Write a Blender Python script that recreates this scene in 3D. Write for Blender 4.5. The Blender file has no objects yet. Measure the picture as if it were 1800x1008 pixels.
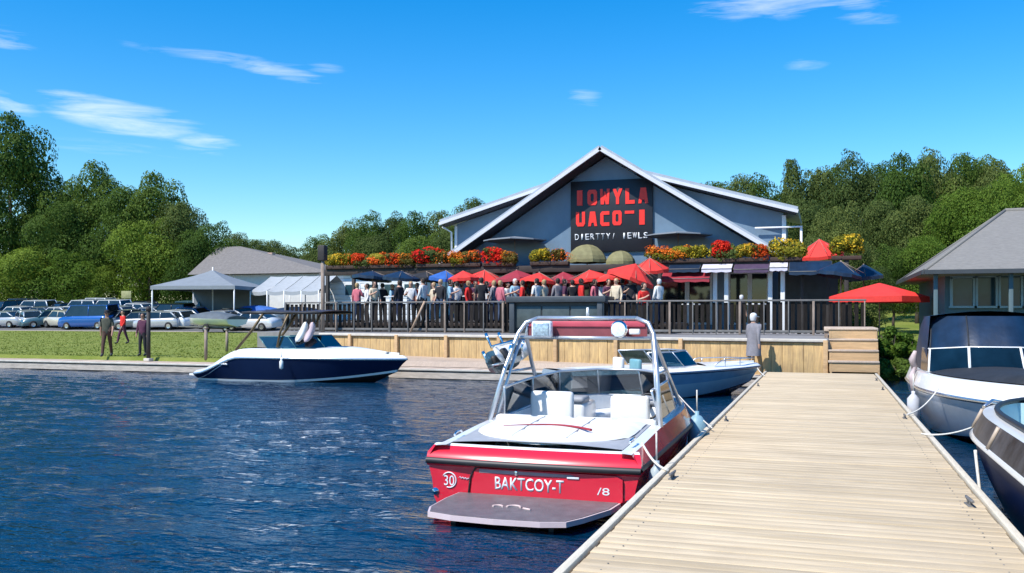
import bpy, bmesh, math, random
import numpy as np
from mathutils import Vector, Matrix

random.seed(7)
RNG = np.random.default_rng(7)
R = math.radians
scene = bpy.context.scene
COL = scene.collection

# ------------------------------------------------------------------ camera
F = 1600.0            # focal length in pixels of the 1800 px wide photograph
HOR = 553.0           # horizon row
CAMZ = 2.05
TH = math.atan2(549.0, F)
cam_data = bpy.data.cameras.new('camera')
cam = bpy.data.objects.new('camera', cam_data)
COL.objects.link(cam)
cam_data.sensor_width = 36.0
cam_data.lens = 36.0 * F / 1800.0
cam_data.shift_y = (HOR - 504.0) / 1800.0
cam_data.clip_start = 0.05
cam_data.clip_end = 3000.0
cam.location = (0, 0, CAMZ)
cam.rotation_euler = (R(90), 0, TH)
scene.camera = cam

# ------------------------------------------------------------------ world and sun
SUN = Vector((-0.33, -0.52, 0.79)).normalized()
world = bpy.data.worlds.new('World')
scene.world = world
world.use_nodes = True
wn = world.node_tree.nodes
wl = world.node_tree.links
wn.clear()
w_out = wn.new('ShaderNodeOutputWorld')
w_bg = wn.new('ShaderNodeBackground')
sky = wn.new('ShaderNodeTexSky')
sky.sky_type = 'NISHITA'
sky.sun_disc = False
sky.sun_elevation = math.asin(SUN.z)
sky.sun_rotation = math.atan2(SUN.x, SUN.y)
sky.altitude = 0
sky.air_density = 1.25
sky.dust_density = 0.0
sky.ozone_density = 5.0
w_hsv = wn.new('ShaderNodeHueSaturation')
w_hsv.inputs['Saturation'].default_value = 1.46
w_hsv.inputs['Hue'].default_value = 0.499
w_hsv.inputs['Value'].default_value = 1.0
wl.new(sky.outputs[0], w_hsv.inputs['Color'])
w_bg.inputs['Strength'].default_value = 0.14


def cam_ray(px, py):
    r = (px - 900.0) / F
    u = -(py - HOR) / F
    return Vector((-math.sin(TH) + r * math.cos(TH), math.cos(TH) + r * math.sin(TH), u))


def wmath(op, a, b=None, c=None):
    n = wn.new('ShaderNodeMath')
    n.operation = op
    for i, v in enumerate((a, b, c)):
        if v is None:
            continue
        if isinstance(v, (int, float)):
            n.inputs[i].default_value = v
        else:
            wl.new(v, n.inputs[i])
    return n.outputs[0]


# wispy clouds: soft noise-torn ellipses fixed to directions of the sky
tc = wn.new('ShaderNodeTexCoord')
sep = wn.new('ShaderNodeSeparateXYZ')
wl.new(tc.outputs['Generated'], sep.inputs[0])
az = wmath('ARCTAN2', sep.outputs[0], sep.outputs[1])
hyp = wmath('SQRT', wmath('ADD', wmath('MULTIPLY', sep.outputs[0], sep.outputs[0]), wmath('MULTIPLY', sep.outputs[1], sep.outputs[1])))
el = wmath('ARCTAN2', sep.outputs[2], hyp)
comb = wn.new('ShaderNodeCombineXYZ')
wl.new(wmath('MULTIPLY', az, 7.0), comb.inputs[0])
wl.new(wmath('MULTIPLY', el, 56.0), comb.inputs[1])
nz = wn.new('ShaderNodeTexNoise')
nz.inputs['Scale'].default_value = 1.6
nz.inputs['Detail'].default_value = 6.0
nz.inputs['Roughness'].default_value = 0.62
nz.inputs['Distortion'].default_value = 0.6
wl.new(comb.outputs[0], nz.inputs['Vector'])
tear = nz.outputs['Fac']
total = None
CLOUDS = [  # px, py, half width px, half height px, strength, tilt
    (215, 207, 125, 26, 1.0, 0.10), (130, 168, 85, 10, 0.55, 0.05), (10, 180, 60, 18, 0.7, 0.25),
    (395, 102, 150, 9, 0.55, 0.05), (480, 124, 90, 12, 0.75, 0.15), (360, 253, 55, 16, 0.75, 0.0),
    (200, 262, 140, 14, 0.28, 0.02), (5, 68, 55, 20, 0.55, 0.0), (1030, 172, 32, 15, 0.55, 0.1),
    (1360, 8, 160, 20, 0.7, 0.03), (1510, 14, 60, 26, 0.6, 0.3), (1418, 114, 38, 12, 0.4, 0.1), (575, 120, 40, 8, 0.5, 0.0)]
for (px, py, hw, hh, st, tilt) in CLOUDS:
    d = cam_ray(px, py)
    a0 = math.atan2(d.x, d.y)
    e0 = math.atan2(d.z, math.hypot(d.x, d.y))
    k = 1.0 / F / (1 + ((px - 900) / F) ** 2)
    du = wmath('SUBTRACT', az, a0)
    dv = wmath('SUBTRACT', el, e0)
    dv2 = wmath('ADD', dv, wmath('MULTIPLY', du, tilt))
    a = wmath('DIVIDE', du, hw * k * 1.35)
    b = wmath('DIVIDE', dv2, hh * k * 1.55)
    e = wmath('ADD', wmath('MULTIPLY', a, a), wmath('MULTIPLY', b, b))
    m = wmath('MAXIMUM', wmath('SUBTRACT', 1.0, e), 0.0)
    m = wmath('MULTIPLY', m, st)
    total = m if total is None else wmath('MAXIMUM', total, m)
cr = wn.new('ShaderNodeMapRange')
cr.inputs['From Min'].default_value = 0.36
cr.inputs['From Max'].default_value = 0.72
wl.new(tear, cr.inputs['Value'])
cloud = wmath('ADD', wmath('MULTIPLY', total, 0.95), wmath('MULTIPLY', wmath('SUBTRACT', tear, 0.62), 2.1))
cloud = wmath('MINIMUM', wmath('MAXIMUM', cloud, 0.0), 1.0)
cloud = wmath('MULTIPLY', cloud, wmath('MINIMUM', wmath('MULTIPLY', total, 0.9), 0.48))
w_mix = wn.new('ShaderNodeMixRGB')
w_mix.inputs['Color2'].default_value = (7.6, 7.7, 8.6, 1)
wl.new(cloud, w_mix.inputs['Fac'])
w_tint = wn.new('ShaderNodeMixRGB')
w_tint.blend_type = 'MULTIPLY'
w_tint.inputs['Fac'].default_value = 1.0
w_tint.inputs['Color2'].default_value = (0.84, 0.965, 1.05, 1)
wl.new(w_hsv.outputs[0], w_tint.inputs['Color1'])
wl.new(w_tint.outputs[0], w_mix.inputs['Color1'])
wl.new(w_mix.outputs[0], w_bg.inputs['Color'])
wl.new(w_bg.outputs[0], w_out.inputs['Surface'])

sun_data = bpy.data.lights.new('sun', 'SUN')
sun_data.energy = 4.9
sun_data.angle = R(0.53)
sun_data.color = (1.0, 0.955, 0.88)
sun = bpy.data.objects.new('sun', sun_data)
COL.objects.link(sun)
sun.rotation_euler = (-SUN).to_track_quat('-Z', 'Y').to_euler()
sun.location = (0, 0, 60)

scene.view_settings.view_transform = 'Standard'
scene.view_settings.look = 'None'
scene.view_settings.gamma = 1.0
scene.view_settings.exposure = 0.38
scene.view_settings.use_curve_mapping = False
scene.cycles.max_bounces = 8
scene.cycles.transparent_max_bounces = 16


# ------------------------------------------------------------------ pixel -> place
def at_depth(px, py, d):
    v = cam_ray(px, py) * d
    return Vector((v.x, v.y, v.z + CAMZ))


def at_y(px, py, Y):
    c = cam_ray(px, py)
    return at_depth(px, py, Y / c.y)


def at_z(px, py, z):
    c = cam_ray(px, py)
    return at_depth(px, py, (z - CAMZ) / c.z)


def x_at(px, Y):
    c = cam_ray(px, HOR)
    return c.x * Y / c.y


# ------------------------------------------------------------------ materials
MATS = {}


def srgb(r, g, b):
    def f(c):
        c /= 255.0
        return c / 12.92 if c <= 0.04045 else ((c + 0.055) / 1.055) ** 2.4
    return (f(r), f(g), f(b))


def mat(name, col, rough=0.6, metal=0.0, var=0.12, scale=4.0, bump=0.0, bscale=30.0, coat=0.0, rand=0.0,
        stretch=(1, 1, 1), spec=0.5, col2=None, coords='Object'):
    if name in MATS:
        return MATS[name]
    m = bpy.data.materials.new(name)
    m.use_nodes = True
    nt = m.node_tree
    b = nt.nodes['Principled BSDF']
    b.inputs['Roughness'].default_value = rough
    b.inputs['Metallic'].default_value = metal
    b.inputs['Specular IOR Level'].default_value = spec
    if coat:
        b.inputs['Coat Weight'].default_value = coat
        b.inputs['Coat Roughness'].default_value = 0.06
    t = nt.nodes.new('ShaderNodeTexCoord')
    mp = nt.nodes.new('ShaderNodeMapping')
    mp.inputs['Scale'].default_value = stretch
    nt.links.new(t.outputs[coords], mp.inputs['Vector'])
    n = nt.nodes.new('ShaderNodeTexNoise')
    n.inputs['Scale'].default_value = scale
    n.inputs['Detail'].default_value = 5.0
    n.inputs['Roughness'].default_value = 0.6
    nt.links.new(mp.outputs[0], n.inputs['Vector'])
    if rand:      # let alike pieces sample different parts of the pattern
        oi0 = nt.nodes.new('ShaderNodeObjectInfo')
        ml = nt.nodes.new('ShaderNodeMath')
        ml.operation = 'MULTIPLY'
        ml.inputs[1].default_value = 57.0
        nt.links.new(oi0.outputs['Random'], ml.inputs[0])
        n.noise_dimensions = '4D'
        nt.links.new(ml.outputs[0], n.inputs['W'])
    mix = nt.nodes.new('ShaderNodeMixRGB')
    lo = tuple(max(0.0, c * (1 - var)) for c in col)
    hi = tuple(min(1.0, c * (1 + var)) for c in (col2 or col))
    mix.inputs['Color1'].default_value = (*lo, 1)
    mix.inputs['Color2'].default_value = (*hi, 1)
    rmp = nt.nodes.new('ShaderNodeMapRange')
    rmp.inputs['From Min'].default_value = 0.3
    rmp.inputs['From Max'].default_value = 0.7
    nt.links.new(n.outputs['Fac'], rmp.inputs['Value'])
    nt.links.new(rmp.outputs[0], mix.inputs['Fac'])
    out = mix.outputs[0]
    if rand:
        oi = nt.nodes.new('ShaderNodeObjectInfo')
        mr = nt.nodes.new('ShaderNodeMapRange')
        mr.inputs['To Min'].default_value = 1 - rand
        mr.inputs['To Max'].default_value = 1 + rand
        nt.links.new(oi.outputs['Random'], mr.inputs['Value'])
        hs = nt.nodes.new('ShaderNodeHueSaturation')
        nt.links.new(mr.outputs[0], hs.inputs['Value'])
        nt.links.new(out, hs.inputs['Color'])
        out = hs.outputs[0]
    nt.links.new(out, b.inputs['Base Color'])
    if bump:
        n2 = nt.nodes.new('ShaderNodeTexNoise')
        n2.inputs['Scale'].default_value = bscale
        n2.inputs['Detail'].default_value = 4.0
        nt.links.new(mp.outputs[0], n2.inputs['Vector'])
        bp = nt.nodes.new('ShaderNodeBump')
        bp.inputs['Strength'].default_value = bump
        bp.inputs['Distance'].default_value = 0.02
        nt.links.new(n2.outputs['Fac'], bp.inputs['Height'])
        nt.links.new(bp.outputs[0], b.inputs['Normal'])
    MATS[name] = m
    return m


def add_dirt(m, scale, amount, col):
    nt = m.node_tree
    b = nt.nodes['Principled BSDF']
    src = b.inputs['Base Color'].links[0].from_socket
    geo = nt.nodes.new('ShaderNodeNewGeometry')
    n = nt.nodes.new('ShaderNodeTexNoise')
    n.inputs['Scale'].default_value = scale
    n.inputs['Detail'].default_value = 7
    n.inputs['Roughness'].default_value = 0.65
    nt.links.new(geo.outputs['Position'], n.inputs['Vector'])
    mr = nt.nodes.new('ShaderNodeMapRange')
    mr.inputs['From Min'].default_value = 0.48
    mr.inputs['From Max'].default_value = 0.75
    mr.inputs['To Max'].default_value = amount
    nt.links.new(n.outputs['Fac'], mr.inputs['Value'])
    mx = nt.nodes.new('ShaderNodeMixRGB')
    mx.inputs['Color2'].default_value = (*col, 1)
    nt.links.new(mr.outputs[0], mx.inputs['Fac'])
    nt.links.new(src, mx.inputs['Color1'])
    nt.links.new(mx.outputs[0], b.inputs['Base Color'])


def glass_mat(name, tint, alpha, rough=0.03):
    m = bpy.data.materials.new(name)
    m.use_nodes = True
    nt = m.node_tree
    nt.nodes.clear()
    o = nt.nodes.new('ShaderNodeOutputMaterial')
    tr = nt.nodes.new('ShaderNodeBsdfTransparent')
    tr.inputs[0].default_value = (*tint, 1)
    gl = nt.nodes.new('ShaderNodeBsdfGlossy')
    gl.inputs['Roughness'].default_value = rough
    gl.inputs['Color'].default_value = (0.9, 0.95, 1.0, 1)
    fr = nt.nodes.new('ShaderNodeFresnel')
    fr.inputs['IOR'].default_value = 1.5
    ad = nt.nodes.new('ShaderNodeMath')
    ad.operation = 'ADD'
    ad.use_clamp = True
    ad.inputs[1].default_value = alpha
    nt.links.new(fr.outputs[0], ad.inputs[0])
    mx = nt.nodes.new('ShaderNodeMixShader')
    nt.links.new(ad.outputs[0], mx.inputs[0])
    nt.links.new(tr.outputs[0], mx.inputs[1])
    nt.links.new(gl.outputs[0], mx.inputs[2])
    nt.links.new(mx.outputs[0], o.inputs['Surface'])
    MATS[name] = m
    return m


def leaf_mat(name, dark, light, trans=0.25, rand=0.25):
    m = bpy.data.materials.new(name)
    m.use_nodes = True
    nt = m.node_tree
    nt.nodes.clear()
    o = nt.nodes.new('ShaderNodeOutputMaterial')
    g = nt.nodes.new('ShaderNodeNewGeometry')
    oi = nt.nodes.new('ShaderNodeObjectInfo')
    mix = nt.nodes.new('ShaderNodeMixRGB')
    mix.inputs['Color1'].default_value = (*dark, 1)
    mix.inputs['Color2'].default_value = (*light, 1)
    t = nt.nodes.new('ShaderNodeTexCoord')
    n = nt.nodes.new('ShaderNodeTexNoise')
    n.inputs['Scale'].default_value = 0.5
    n.inputs['Detail'].default_value = 3.0
    nt.links.new(g.outputs['Position'], n.inputs['Vector'])
    add = nt.nodes.new('ShaderNodeMath')
    add.operation = 'MULTIPLY_ADD'
    nt.links.new(n.outputs['Fac'], add.inputs[0])
    add.inputs[1].default_value = 1.0
    sub = nt.nodes.new('ShaderNodeMath')
    sub.operation = 'MULTIPLY_ADD'
    nt.links.new(g.outputs['Random Per Island'], sub.inputs[0])
    sub.inputs[1].default_value = 0.7
    sub.inputs[2].default_value = -0.32
    nt.links.new(sub.outputs[0], add.inputs[2])
    add.use_clamp = True
    nt.links.new(add.outputs[0], mix.inputs['Fac'])
    hs = nt.nodes.new('ShaderNodeHueSaturation')
    mr = nt.nodes.new('ShaderNodeMapRange')
    mr.inputs['To Min'].default_value = 1 - rand
    mr.inputs['To Max'].default_value = 1 + rand
    nt.links.new(oi.outputs['Random'], mr.inputs['Value'])
    nt.links.new(mr.outputs[0], hs.inputs['Value'])
    mh = nt.nodes.new('ShaderNodeMapRange')
    mh.inputs['To Min'].default_value = 0.515
    mh.inputs['To Max'].default_value = 0.485
    nt.links.new(oi.outputs['Random'], mh.inputs['Value'])
    nt.links.new(mh.outputs[0], hs.inputs['Hue'])
    nt.links.new(mix.outputs[0], hs.inputs['Color'])
    df = nt.nodes.new('ShaderNodeBsdfPrincipled')
    df.inputs['Roughness'].default_value = 0.65
    df.inputs['Specular IOR Level'].default_value = 0.12
    tl = nt.nodes.new('ShaderNodeBsdfTranslucent')
    nt.links.new(hs.outputs[0], df.inputs['Base Color'])
    nt.links.new(hs.outputs[0], tl.inputs['Color'])
    mx = nt.nodes.new('ShaderNodeMixShader')
    mx.inputs[0].default_value = trans
    nt.links.new(df.outputs[0], mx.inputs[1])
    nt.links.new(tl.outputs[0], mx.inputs[2])
    nt.links.new(mx.outputs[0], o.inputs['Surface'])
    MATS[name] = m
    return m


# ------------------------------------------------------------------ mesh helpers
class MB:
    def __init__(self):
        self.v = []
        self.f = []
        self.mi = []
        self.sm = []

    def add(self, vs, fs, mi=0, smooth=False):
        o = len(self.v)
        self.v += [tuple(p) for p in vs]
        for f in fs:
            self.f.append(tuple(i + o for i in f))
            self.mi.append(mi)
            self.sm.append(smooth)
        return self

    def box(self, c, s, rz=0.0, mi=0, rx=0.0, ry=0.0):
        M = Matrix.Rotation(rz, 3, 'Z') @ Matrix.Rotation(ry, 3, 'Y') @ Matrix.Rotation(rx, 3, 'X')
        vs = []
        for x in (-.5, .5):
            for y in (-.5, .5):
                for z in (-.5, .5):
                    vs.append(Vector(c) + M @ Vector((x * s[0], y * s[1], z * s[2])))
        self.add(vs, [(0, 1, 3, 2), (4, 6, 7, 5), (0, 4, 5, 1), (2, 3, 7, 6), (0, 2, 6, 4), (1, 5, 7, 3)], mi)
        return self

    def bbox(self, c, s, bev, rz=0.0, mi=0):
        """box with chamfered edges"""
        bm = bmesh.new()
        bmesh.ops.create_cube(bm, size=1.0)
        for v in bm.verts:
            v.co = Vector((v.co.x * s[0], v.co.y * s[1], v.co.z * s[2]))
        bmesh.ops.bevel(bm, geom=bm.edges[:], offset=bev, segments=2, affect='EDGES', profile=0.5)
        M = Matrix.Rotation(rz, 3, 'Z')
        bm.verts.ensure_lookup_table()
        bm.verts.index_update()
        vs = [Vector(c) + M @ v.co for v in bm.verts]
        self.add(vs, [[v.index for v in f.verts] for f in bm.faces], mi, True)
        bm.free()
        return self

    def tube(self, path, r, n=8, mi=0, caps=True):
        path = [Vector(p) for p in path]
        rs = r if isinstance(r, (list, tuple)) else [r] * len(path)
        vs, fs = [], []
        prev = None
        for i, p in enumerate(path):
            t = (path[min(i + 1, len(path) - 1)] - path[max(i - 1, 0)]).normalized()
            if prev is None:
                a = t.orthogonal().normalized()
            else:
                a = (prev - t * prev.dot(t)).normalized()
            prev = a
            b = t.cross(a)
            for k in range(n):
                an = 2 * math.pi * k / n
                vs.append(p + (a * math.cos(an) + b * math.sin(an)) * rs[i])
        for i in range(len(path) - 1):
            for k in range(n):
                k2 = (k + 1) % n
                fs.append((i * n + k, i * n + k2, (i + 1) * n + k2, (i + 1) * n + k))
        self.add(vs, fs, mi, True)
        if caps:
            o = len(self.v) - len(vs)
            self.f.append(tuple(o + k for k in range(n))[::-1])
            self.f.append(tuple(o + (len(path) - 1) * n + k for k in range(n)))
            self.mi += [mi, mi]
            self.sm += [False, False]
        return self

    def lathe(self, prof, n=16, c=(0, 0, 0), axis='Z', mi=0, smooth=True):
        vs, fs = [], []
        for (r, z) in prof:
            for k in range(n):
                a = 2 * math.pi * k / n
                if axis == 'Z':
                    p = (r * math.cos(a), r * math.sin(a), z)
                elif axis == 'Y':
                    p = (r * math.cos(a), z, r * math.sin(a))
                else:
                    p = (z, r * math.cos(a), r * math.sin(a))
                vs.append((p[0] + c[0], p[1] + c[1], p[2] + c[2]))
        for i in range(len(prof) - 1):
            for k in range(n):
                k2 = (k + 1) % n
                fs.append((i * n + k, i * n + k2, (i + 1) * n + k2, (i + 1) * n + k))
        self.add(vs, fs, mi, smooth)
        return self

    def poly(self, pts, mi=0):
        return self.add(pts, [tuple(range(len(pts)))], mi)

    def slab(self, pts, thick, mi=0):
        """polygon given by 3-d points, thickened along its normal"""
        pts = [Vector(p) for p in pts]
        nrm = (pts[1] - pts[0]).cross(pts[2] - pts[0]).normalized() * thick
        n = len(pts)
        vs = pts + [p - nrm for p in pts]
        fs = [tuple(range(n)), tuple(range(2 * n - 1, n - 1, -1))]
        for i in range(n):
            j = (i + 1) % n
            fs.append((j, i, i + n, j + n))
        self.add(vs, fs, mi)
        return self

    def grid(self, rows, mi=0, smooth=True, closed=False):
        n = len(rows[0])
        vs = [p for r in rows for p in r]
        fs = []
        for i in range(len(rows) - 1):
            for k in range(n if closed else n - 1):
                k2 = (k + 1) % n
                fs.append((i * n + k, i * n + k2, (i + 1) * n + k2, (i + 1) * n + k))
        self.add(vs, fs, mi, smooth)
        return self

    def mesh(self, name):
        me = bpy.data.meshes.new(name)
        me.from_pydata([tuple(v) for v in self.v], [], self.f)
        me.polygons.foreach_set('material_index', self.mi)
        me.polygons.foreach_set('use_smooth', self.sm)
        me.update()
        return me


def fixn(me):
    bm = bmesh.new()
    bm.from_mesh(me)
    bmesh.ops.remove_doubles(bm, verts=bm.verts, dist=1e-5)
    bmesh.ops.recalc_face_normals(bm, faces=bm.faces)
    bm.to_mesh(me)
    bm.free()
    return me


def obj(name, geo, mats=None, parent=None, loc=None, rz=0.0, recalc=True):
    if isinstance(geo, MB):
        me = geo.mesh(name)
        if recalc:
            fixn(me)
    else:
        me = geo
    if mats is not None and len(me.materials) == 0:
        for m in (mats if isinstance(mats, (list, tuple)) else [mats]):
            me.materials.append(m)
    o = bpy.data.objects.new(name, me)
    COL.objects.link(o)
    if parent is not None:
        o.parent = parent
    if loc is not None:
        o.location = loc
    o.rotation_euler = (0, 0, rz)
    return o


def tag(o, label, cat, group=None):
    o['label'] = label
    o['category'] = cat
    if group:
        o['group'] = group
    return o


def thing(name, label, cat, loc=(0, 0, 0), rz=0.0, group=None):
    o = bpy.data.objects.new(name, None)
    o.empty_display_size = 0.3
    COL.objects.link(o)
    o.location = loc
    o.rotation_euler = (0, 0, rz)
    return tag(o, label, cat, group)


def struct(name, geo, mats):
    o = obj(name, geo, mats)
    o['kind'] = 'structure'
    return o


def dup(o, parent=None):
    c = o.copy()
    COL.objects.link(c)
    if parent is not None:
        c.parent = parent
    for ch in list(o.children):
        dup(ch, c)
    return c


def text_mesh(txt, size, depth=0.01, bold=0.0, align='CENTER', space=1.0):
    cu = bpy.data.curves.new('lettering', 'FONT')
    cu.body = txt
    cu.size = size
    cu.extrude = depth
    cu.offset = bold
    cu.align_x = align
    cu.align_y = 'CENTER'
    cu.space_character = space
    cu.resolution_u = 3
    o = bpy.data.objects.new('lettering', cu)
    COL.objects.link(o)
    dg = bpy.context.evaluated_depsgraph_get()
    dg.update()
    me = bpy.data.meshes.new_from_object(o.evaluated_get(dg))
    bpy.data.objects.remove(o)
    return me


def smooth01(x):
    x = min(1.0, max(0.0, x))
    return x * x * (3 - 2 * x)


# ------------------------------------------------------------------ material set
asphalt = mat('asphalt', (0.10, 0.10, 0.10), 0.9, var=0.25, scale=3, bump=0.3)
white_gel = mat('white_gelcoat', (0.80, 0.80, 0.78), 0.22, var=0.04, scale=2, coat=0.4)
white_vinyl = mat('white_vinyl', (0.74, 0.73, 0.70), 0.5, var=0.06, scale=6, bump=0.06, bscale=18)
grey_vinyl = mat('grey_vinyl', (0.33, 0.34, 0.36), 0.55, var=0.1, scale=8, bump=0.06)
red_gel = mat('red_gelcoat', (0.62, 0.014, 0.035), 0.2, var=0.08, scale=1.5, coat=0.6)
dark_red = mat('dark_red_gelcoat', (0.14, 0.008, 0.012), 0.2, var=0.1, scale=1.5, coat=0.6)
orange_gel = mat('orange_stripe', (0.75, 0.10, 0.02), 0.25, var=0.05, coat=0.5)
navy_gel = mat('navy_gelcoat', (0.007, 0.016, 0.05), 0.2, var=0.12, scale=1.5, coat=0.0, spec=0.16)
slate_gel = mat('slate_blue_gelcoat', (0.34, 0.43, 0.50), 0.25, var=0.1, scale=1.5, coat=0.5)
slate_deep = mat('deep_blue_gelcoat', (0.02, 0.06, 0.13), 0.25, var=0.1, scale=1.5, coat=0.5)
black_rub = mat('black_rubber', (0.02, 0.02, 0.022), 0.5, var=0.15)
steel = mat('brushed_steel', (0.62, 0.63, 0.65), 0.25, 0.9, var=0.06, scale=10)
alu = mat('tower_aluminium', (0.55, 0.57, 0.60), 0.32, 0.7, var=0.06, scale=10)
plat_grey = mat('platform_grey', (0.135, 0.128, 0.135), 0.42, var=0.22, scale=7, bump=0.2, bscale=60)
pink_trim = mat('pale_pink_trim', (0.62, 0.50, 0.51), 0.4, var=0.08)
red_cloth = mat('red_canvas', (0.68, 0.035, 0.025), 0.75, var=0.12, scale=5, bump=0.1, bscale=40)
maroon_cloth = mat('maroon_canvas', (0.30, 0.02, 0.035), 0.7, var=0.15, scale=5, bump=0.1)
navy_cloth = mat('navy_canvas', (0.008, 0.022, 0.050), 0.42, var=0.25, scale=4, bump=0.2, bscale=12)
blue_cloth = mat('blue_canvas', (0.02, 0.10, 0.36), 0.7, var=0.2, scale=5, bump=0.1)
black_cloth = mat('black_canvas', (0.018, 0.02, 0.024), 0.7, var=0.25, scale=5, bump=0.2, bscale=14)
white_cloth = mat('white_canvas', (0.33, 0.35, 0.365), 0.8, var=0.08, scale=3, bump=0.1, bscale=10)
grey_cloth = mat('grey_canvas', (0.20, 0.225, 0.25), 0.8, var=0.08, scale=2, bump=0.1, bscale=10)
olive_cloth = mat('olive_canvas', (0.20, 0.185, 0.085), 0.8, var=0.2, scale=4, bump=0.1)
rope_m = mat('white_rope', (0.62, 0.60, 0.55), 0.85, var=0.2, scale=30)
clear_glass = glass_mat('clear_glass', (0.82, 0.90, 0.92), 0.05)
tint_glass = glass_mat('tinted_glass', (0.22, 0.32, 0.36), 0.06)
dark_glass = mat('dark_window_glass', (0.012, 0.018, 0.022), 0.06, var=0.3, scale=2, spec=0.7)
blue_glass = mat('blue_window_glass', (0.02, 0.055, 0.075), 0.08, var=0.4, scale=1.2, spec=0.3)
lens_m = mat('lamp_lens', (0.72, 0.76, 0.80), 0.12, var=0.2, scale=25, coat=0.8)
chrome = mat('chrome', (0.75, 0.76, 0.78), 0.08, 1.0, var=0.03)
plank_m = mat('pale_weathered_plank', (0.51, 0.395, 0.245), 0.8, var=0.10, scale=1.6, bump=0.25, bscale=6,
              rand=0.10, stretch=(0.7, 7, 5), col2=(0.57, 0.46, 0.315), spec=0.3)
edge_m = mat('dock_edge_trim', (0.62, 0.55, 0.43), 0.6, var=0.12, scale=6, bump=0.2, stretch=(8, 1, 4))
beam_m = mat('dark_dock_beam', (0.10, 0.075, 0.05), 0.9, var=0.3, scale=5, bump=0.3)
shore_plank = mat('bleached_plank', (0.50, 0.39, 0.30), 0.85, var=0.15, scale=3, bump=0.3, bscale=10, rand=0.16, stretch=(10, 1, 6))
timber = mat('tan_timber_board', (0.40, 0.265, 0.135), 0.8, var=0.18, scale=2.5, bump=0.2, bscale=10, rand=0.08,
             stretch=(9, 9, 1), col2=(0.52, 0.35, 0.15))
step_m = mat('step_timber', (0.48, 0.31, 0.16), 0.75, var=0.2, scale=2.5, bump=0.3, rand=0.1, stretch=(1, 9, 9))
fence_m = mat('shade_dark_fence_board', (0.008, 0.007, 0.0068), 0.75, var=0.5, scale=3, bump=0.3, rand=0.6, stretch=(9, 9, 1),
              col2=(0.018, 0.014, 0.012), spec=0.2)  # boards coloured near black to stand in for shade seen through the railing
post_m = mat('weathered_post', (0.26, 0.20, 0.16), 0.8, var=0.3, scale=4, bump=0.3, stretch=(6, 6, 1))
dark_post = mat('dark_post', (0.03, 0.026, 0.025), 0.7, var=0.3, scale=4)
rail_m = mat('grey_rail', (0.14, 0.135, 0.13), 0.6, var=0.2, scale=5)
terrace_m = mat('terrace_paving', (0.23, 0.22, 0.215), 0.85, var=0.2, scale=3, bump=0.2)
cap_m = mat('pale_coping', (0.52, 0.48, 0.42), 0.8, var=0.15, scale=4, bump=0.2)
wall_blue = mat('slate_blue_cladding', (0.145, 0.215, 0.295), 0.4, var=0.10, scale=0.8, bump=0.04, bscale=3, stretch=(2, 2, 1))
barge_m = mat('white_barge_board', (0.62, 0.63, 0.66), 0.5, var=0.05, scale=4)
roof_metal = mat('grey_metal_roof', (0.34, 0.38, 0.43), 0.4, var=0.1, scale=2)
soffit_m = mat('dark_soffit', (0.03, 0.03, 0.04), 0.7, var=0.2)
sign_m = mat('sign_black', (0.012, 0.012, 0.018), 0.45, var=0.15, scale=3)
sign_red = mat('sign_red', (0.92, 0.03, 0.018), 0.45, var=0.08, scale=6)
sign_white = mat('sign_white', (0.72, 0.73, 0.75), 0.5, var=0.06)
shingle = mat('grey_shingle', (0.20, 0.19, 0.175), 0.9, var=0.18, scale=6, bump=0.5, bscale=14, stretch=(1, 3, 6))
brown_roof = mat('brown_grey_roof', (0.17, 0.155, 0.145), 0.9, var=0.18, scale=4, bump=0.5, bscale=10)
house_wall = mat('teal_grey_cladding', (0.085, 0.135, 0.15), 0.7, var=0.1, scale=1.5, bump=0.15)
cream = mat('cream_wall', (0.60, 0.58, 0.54), 0.8, var=0.08, scale=2)
frame_white = mat('white_frame', (0.74, 0.75, 0.75), 0.5, var=0.05)
bark = mat('bark', (0.075, 0.058, 0.045), 0.95, var=0.35, scale=5, bump=0.6, stretch=(5, 5, 1))
soil = mat('dark_soil', (0.05, 0.035, 0.025), 0.95, var=0.3)
skin_m = mat('skin', (0.52, 0.30, 0.21), 0.55, var=0.06)
tan_skin = mat('tanned_skin', (0.33, 0.18, 0.12), 0.55, var=0.06)
tyre_m = mat('tyre', (0.015, 0.015, 0.016), 0.85, var=0.2)

add_dirt(plank_m, 1.1, 0.35, (0.30, 0.235, 0.16))
add_dirt(timber, 1.6, 0.5, (0.22, 0.14, 0.07))
add_dirt(wall_blue, 0.7, 0.35, (0.09, 0.12, 0.15))
add_dirt(shore_plank, 0.9, 0.5, (0.28, 0.22, 0.18))
leaf_a = leaf_mat('broadleaf_foliage', (0.040, 0.085, 0.014), (0.15, 0.225, 0.040), 0.4)
leaf_b = leaf_mat('olive_foliage', (0.050, 0.088, 0.022), (0.17, 0.215, 0.058), 0.4)
leaf_c = leaf_mat('bright_foliage', (0.050, 0.110, 0.012), (0.18, 0.27, 0.038), 0.4)
leaf_d = leaf_mat('yellow_green_foliage', (0.10, 0.11, 0.012), (0.36, 0.31, 0.03), rand=0.3)
bloom_red = leaf_mat('red_blossom', (0.50, 0.015, 0.008), (0.85, 0.07, 0.02), 0.2, 0.12)
bloom_orange = leaf_mat('orange_blossom', (0.60, 0.10, 0.01), (0.85, 0.26, 0.03), 0.2, 0.12)
bloom_yellow = leaf_mat('yellow_blossom', (0.50, 0.30, 0.01), (0.80, 0.55, 0.05), 0.2, 0.12)

# ================================================================== SETTING
def lerp_pts(pts, y):
    if y <= pts[0][0]:
        return pts[0][1]
    for (a, za), (b, zb) in zip(pts, pts[1:]):
        if y <= b:
            return za + (zb - za) * (y - a) / (b - a)
    return pts[-1][1]


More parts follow.
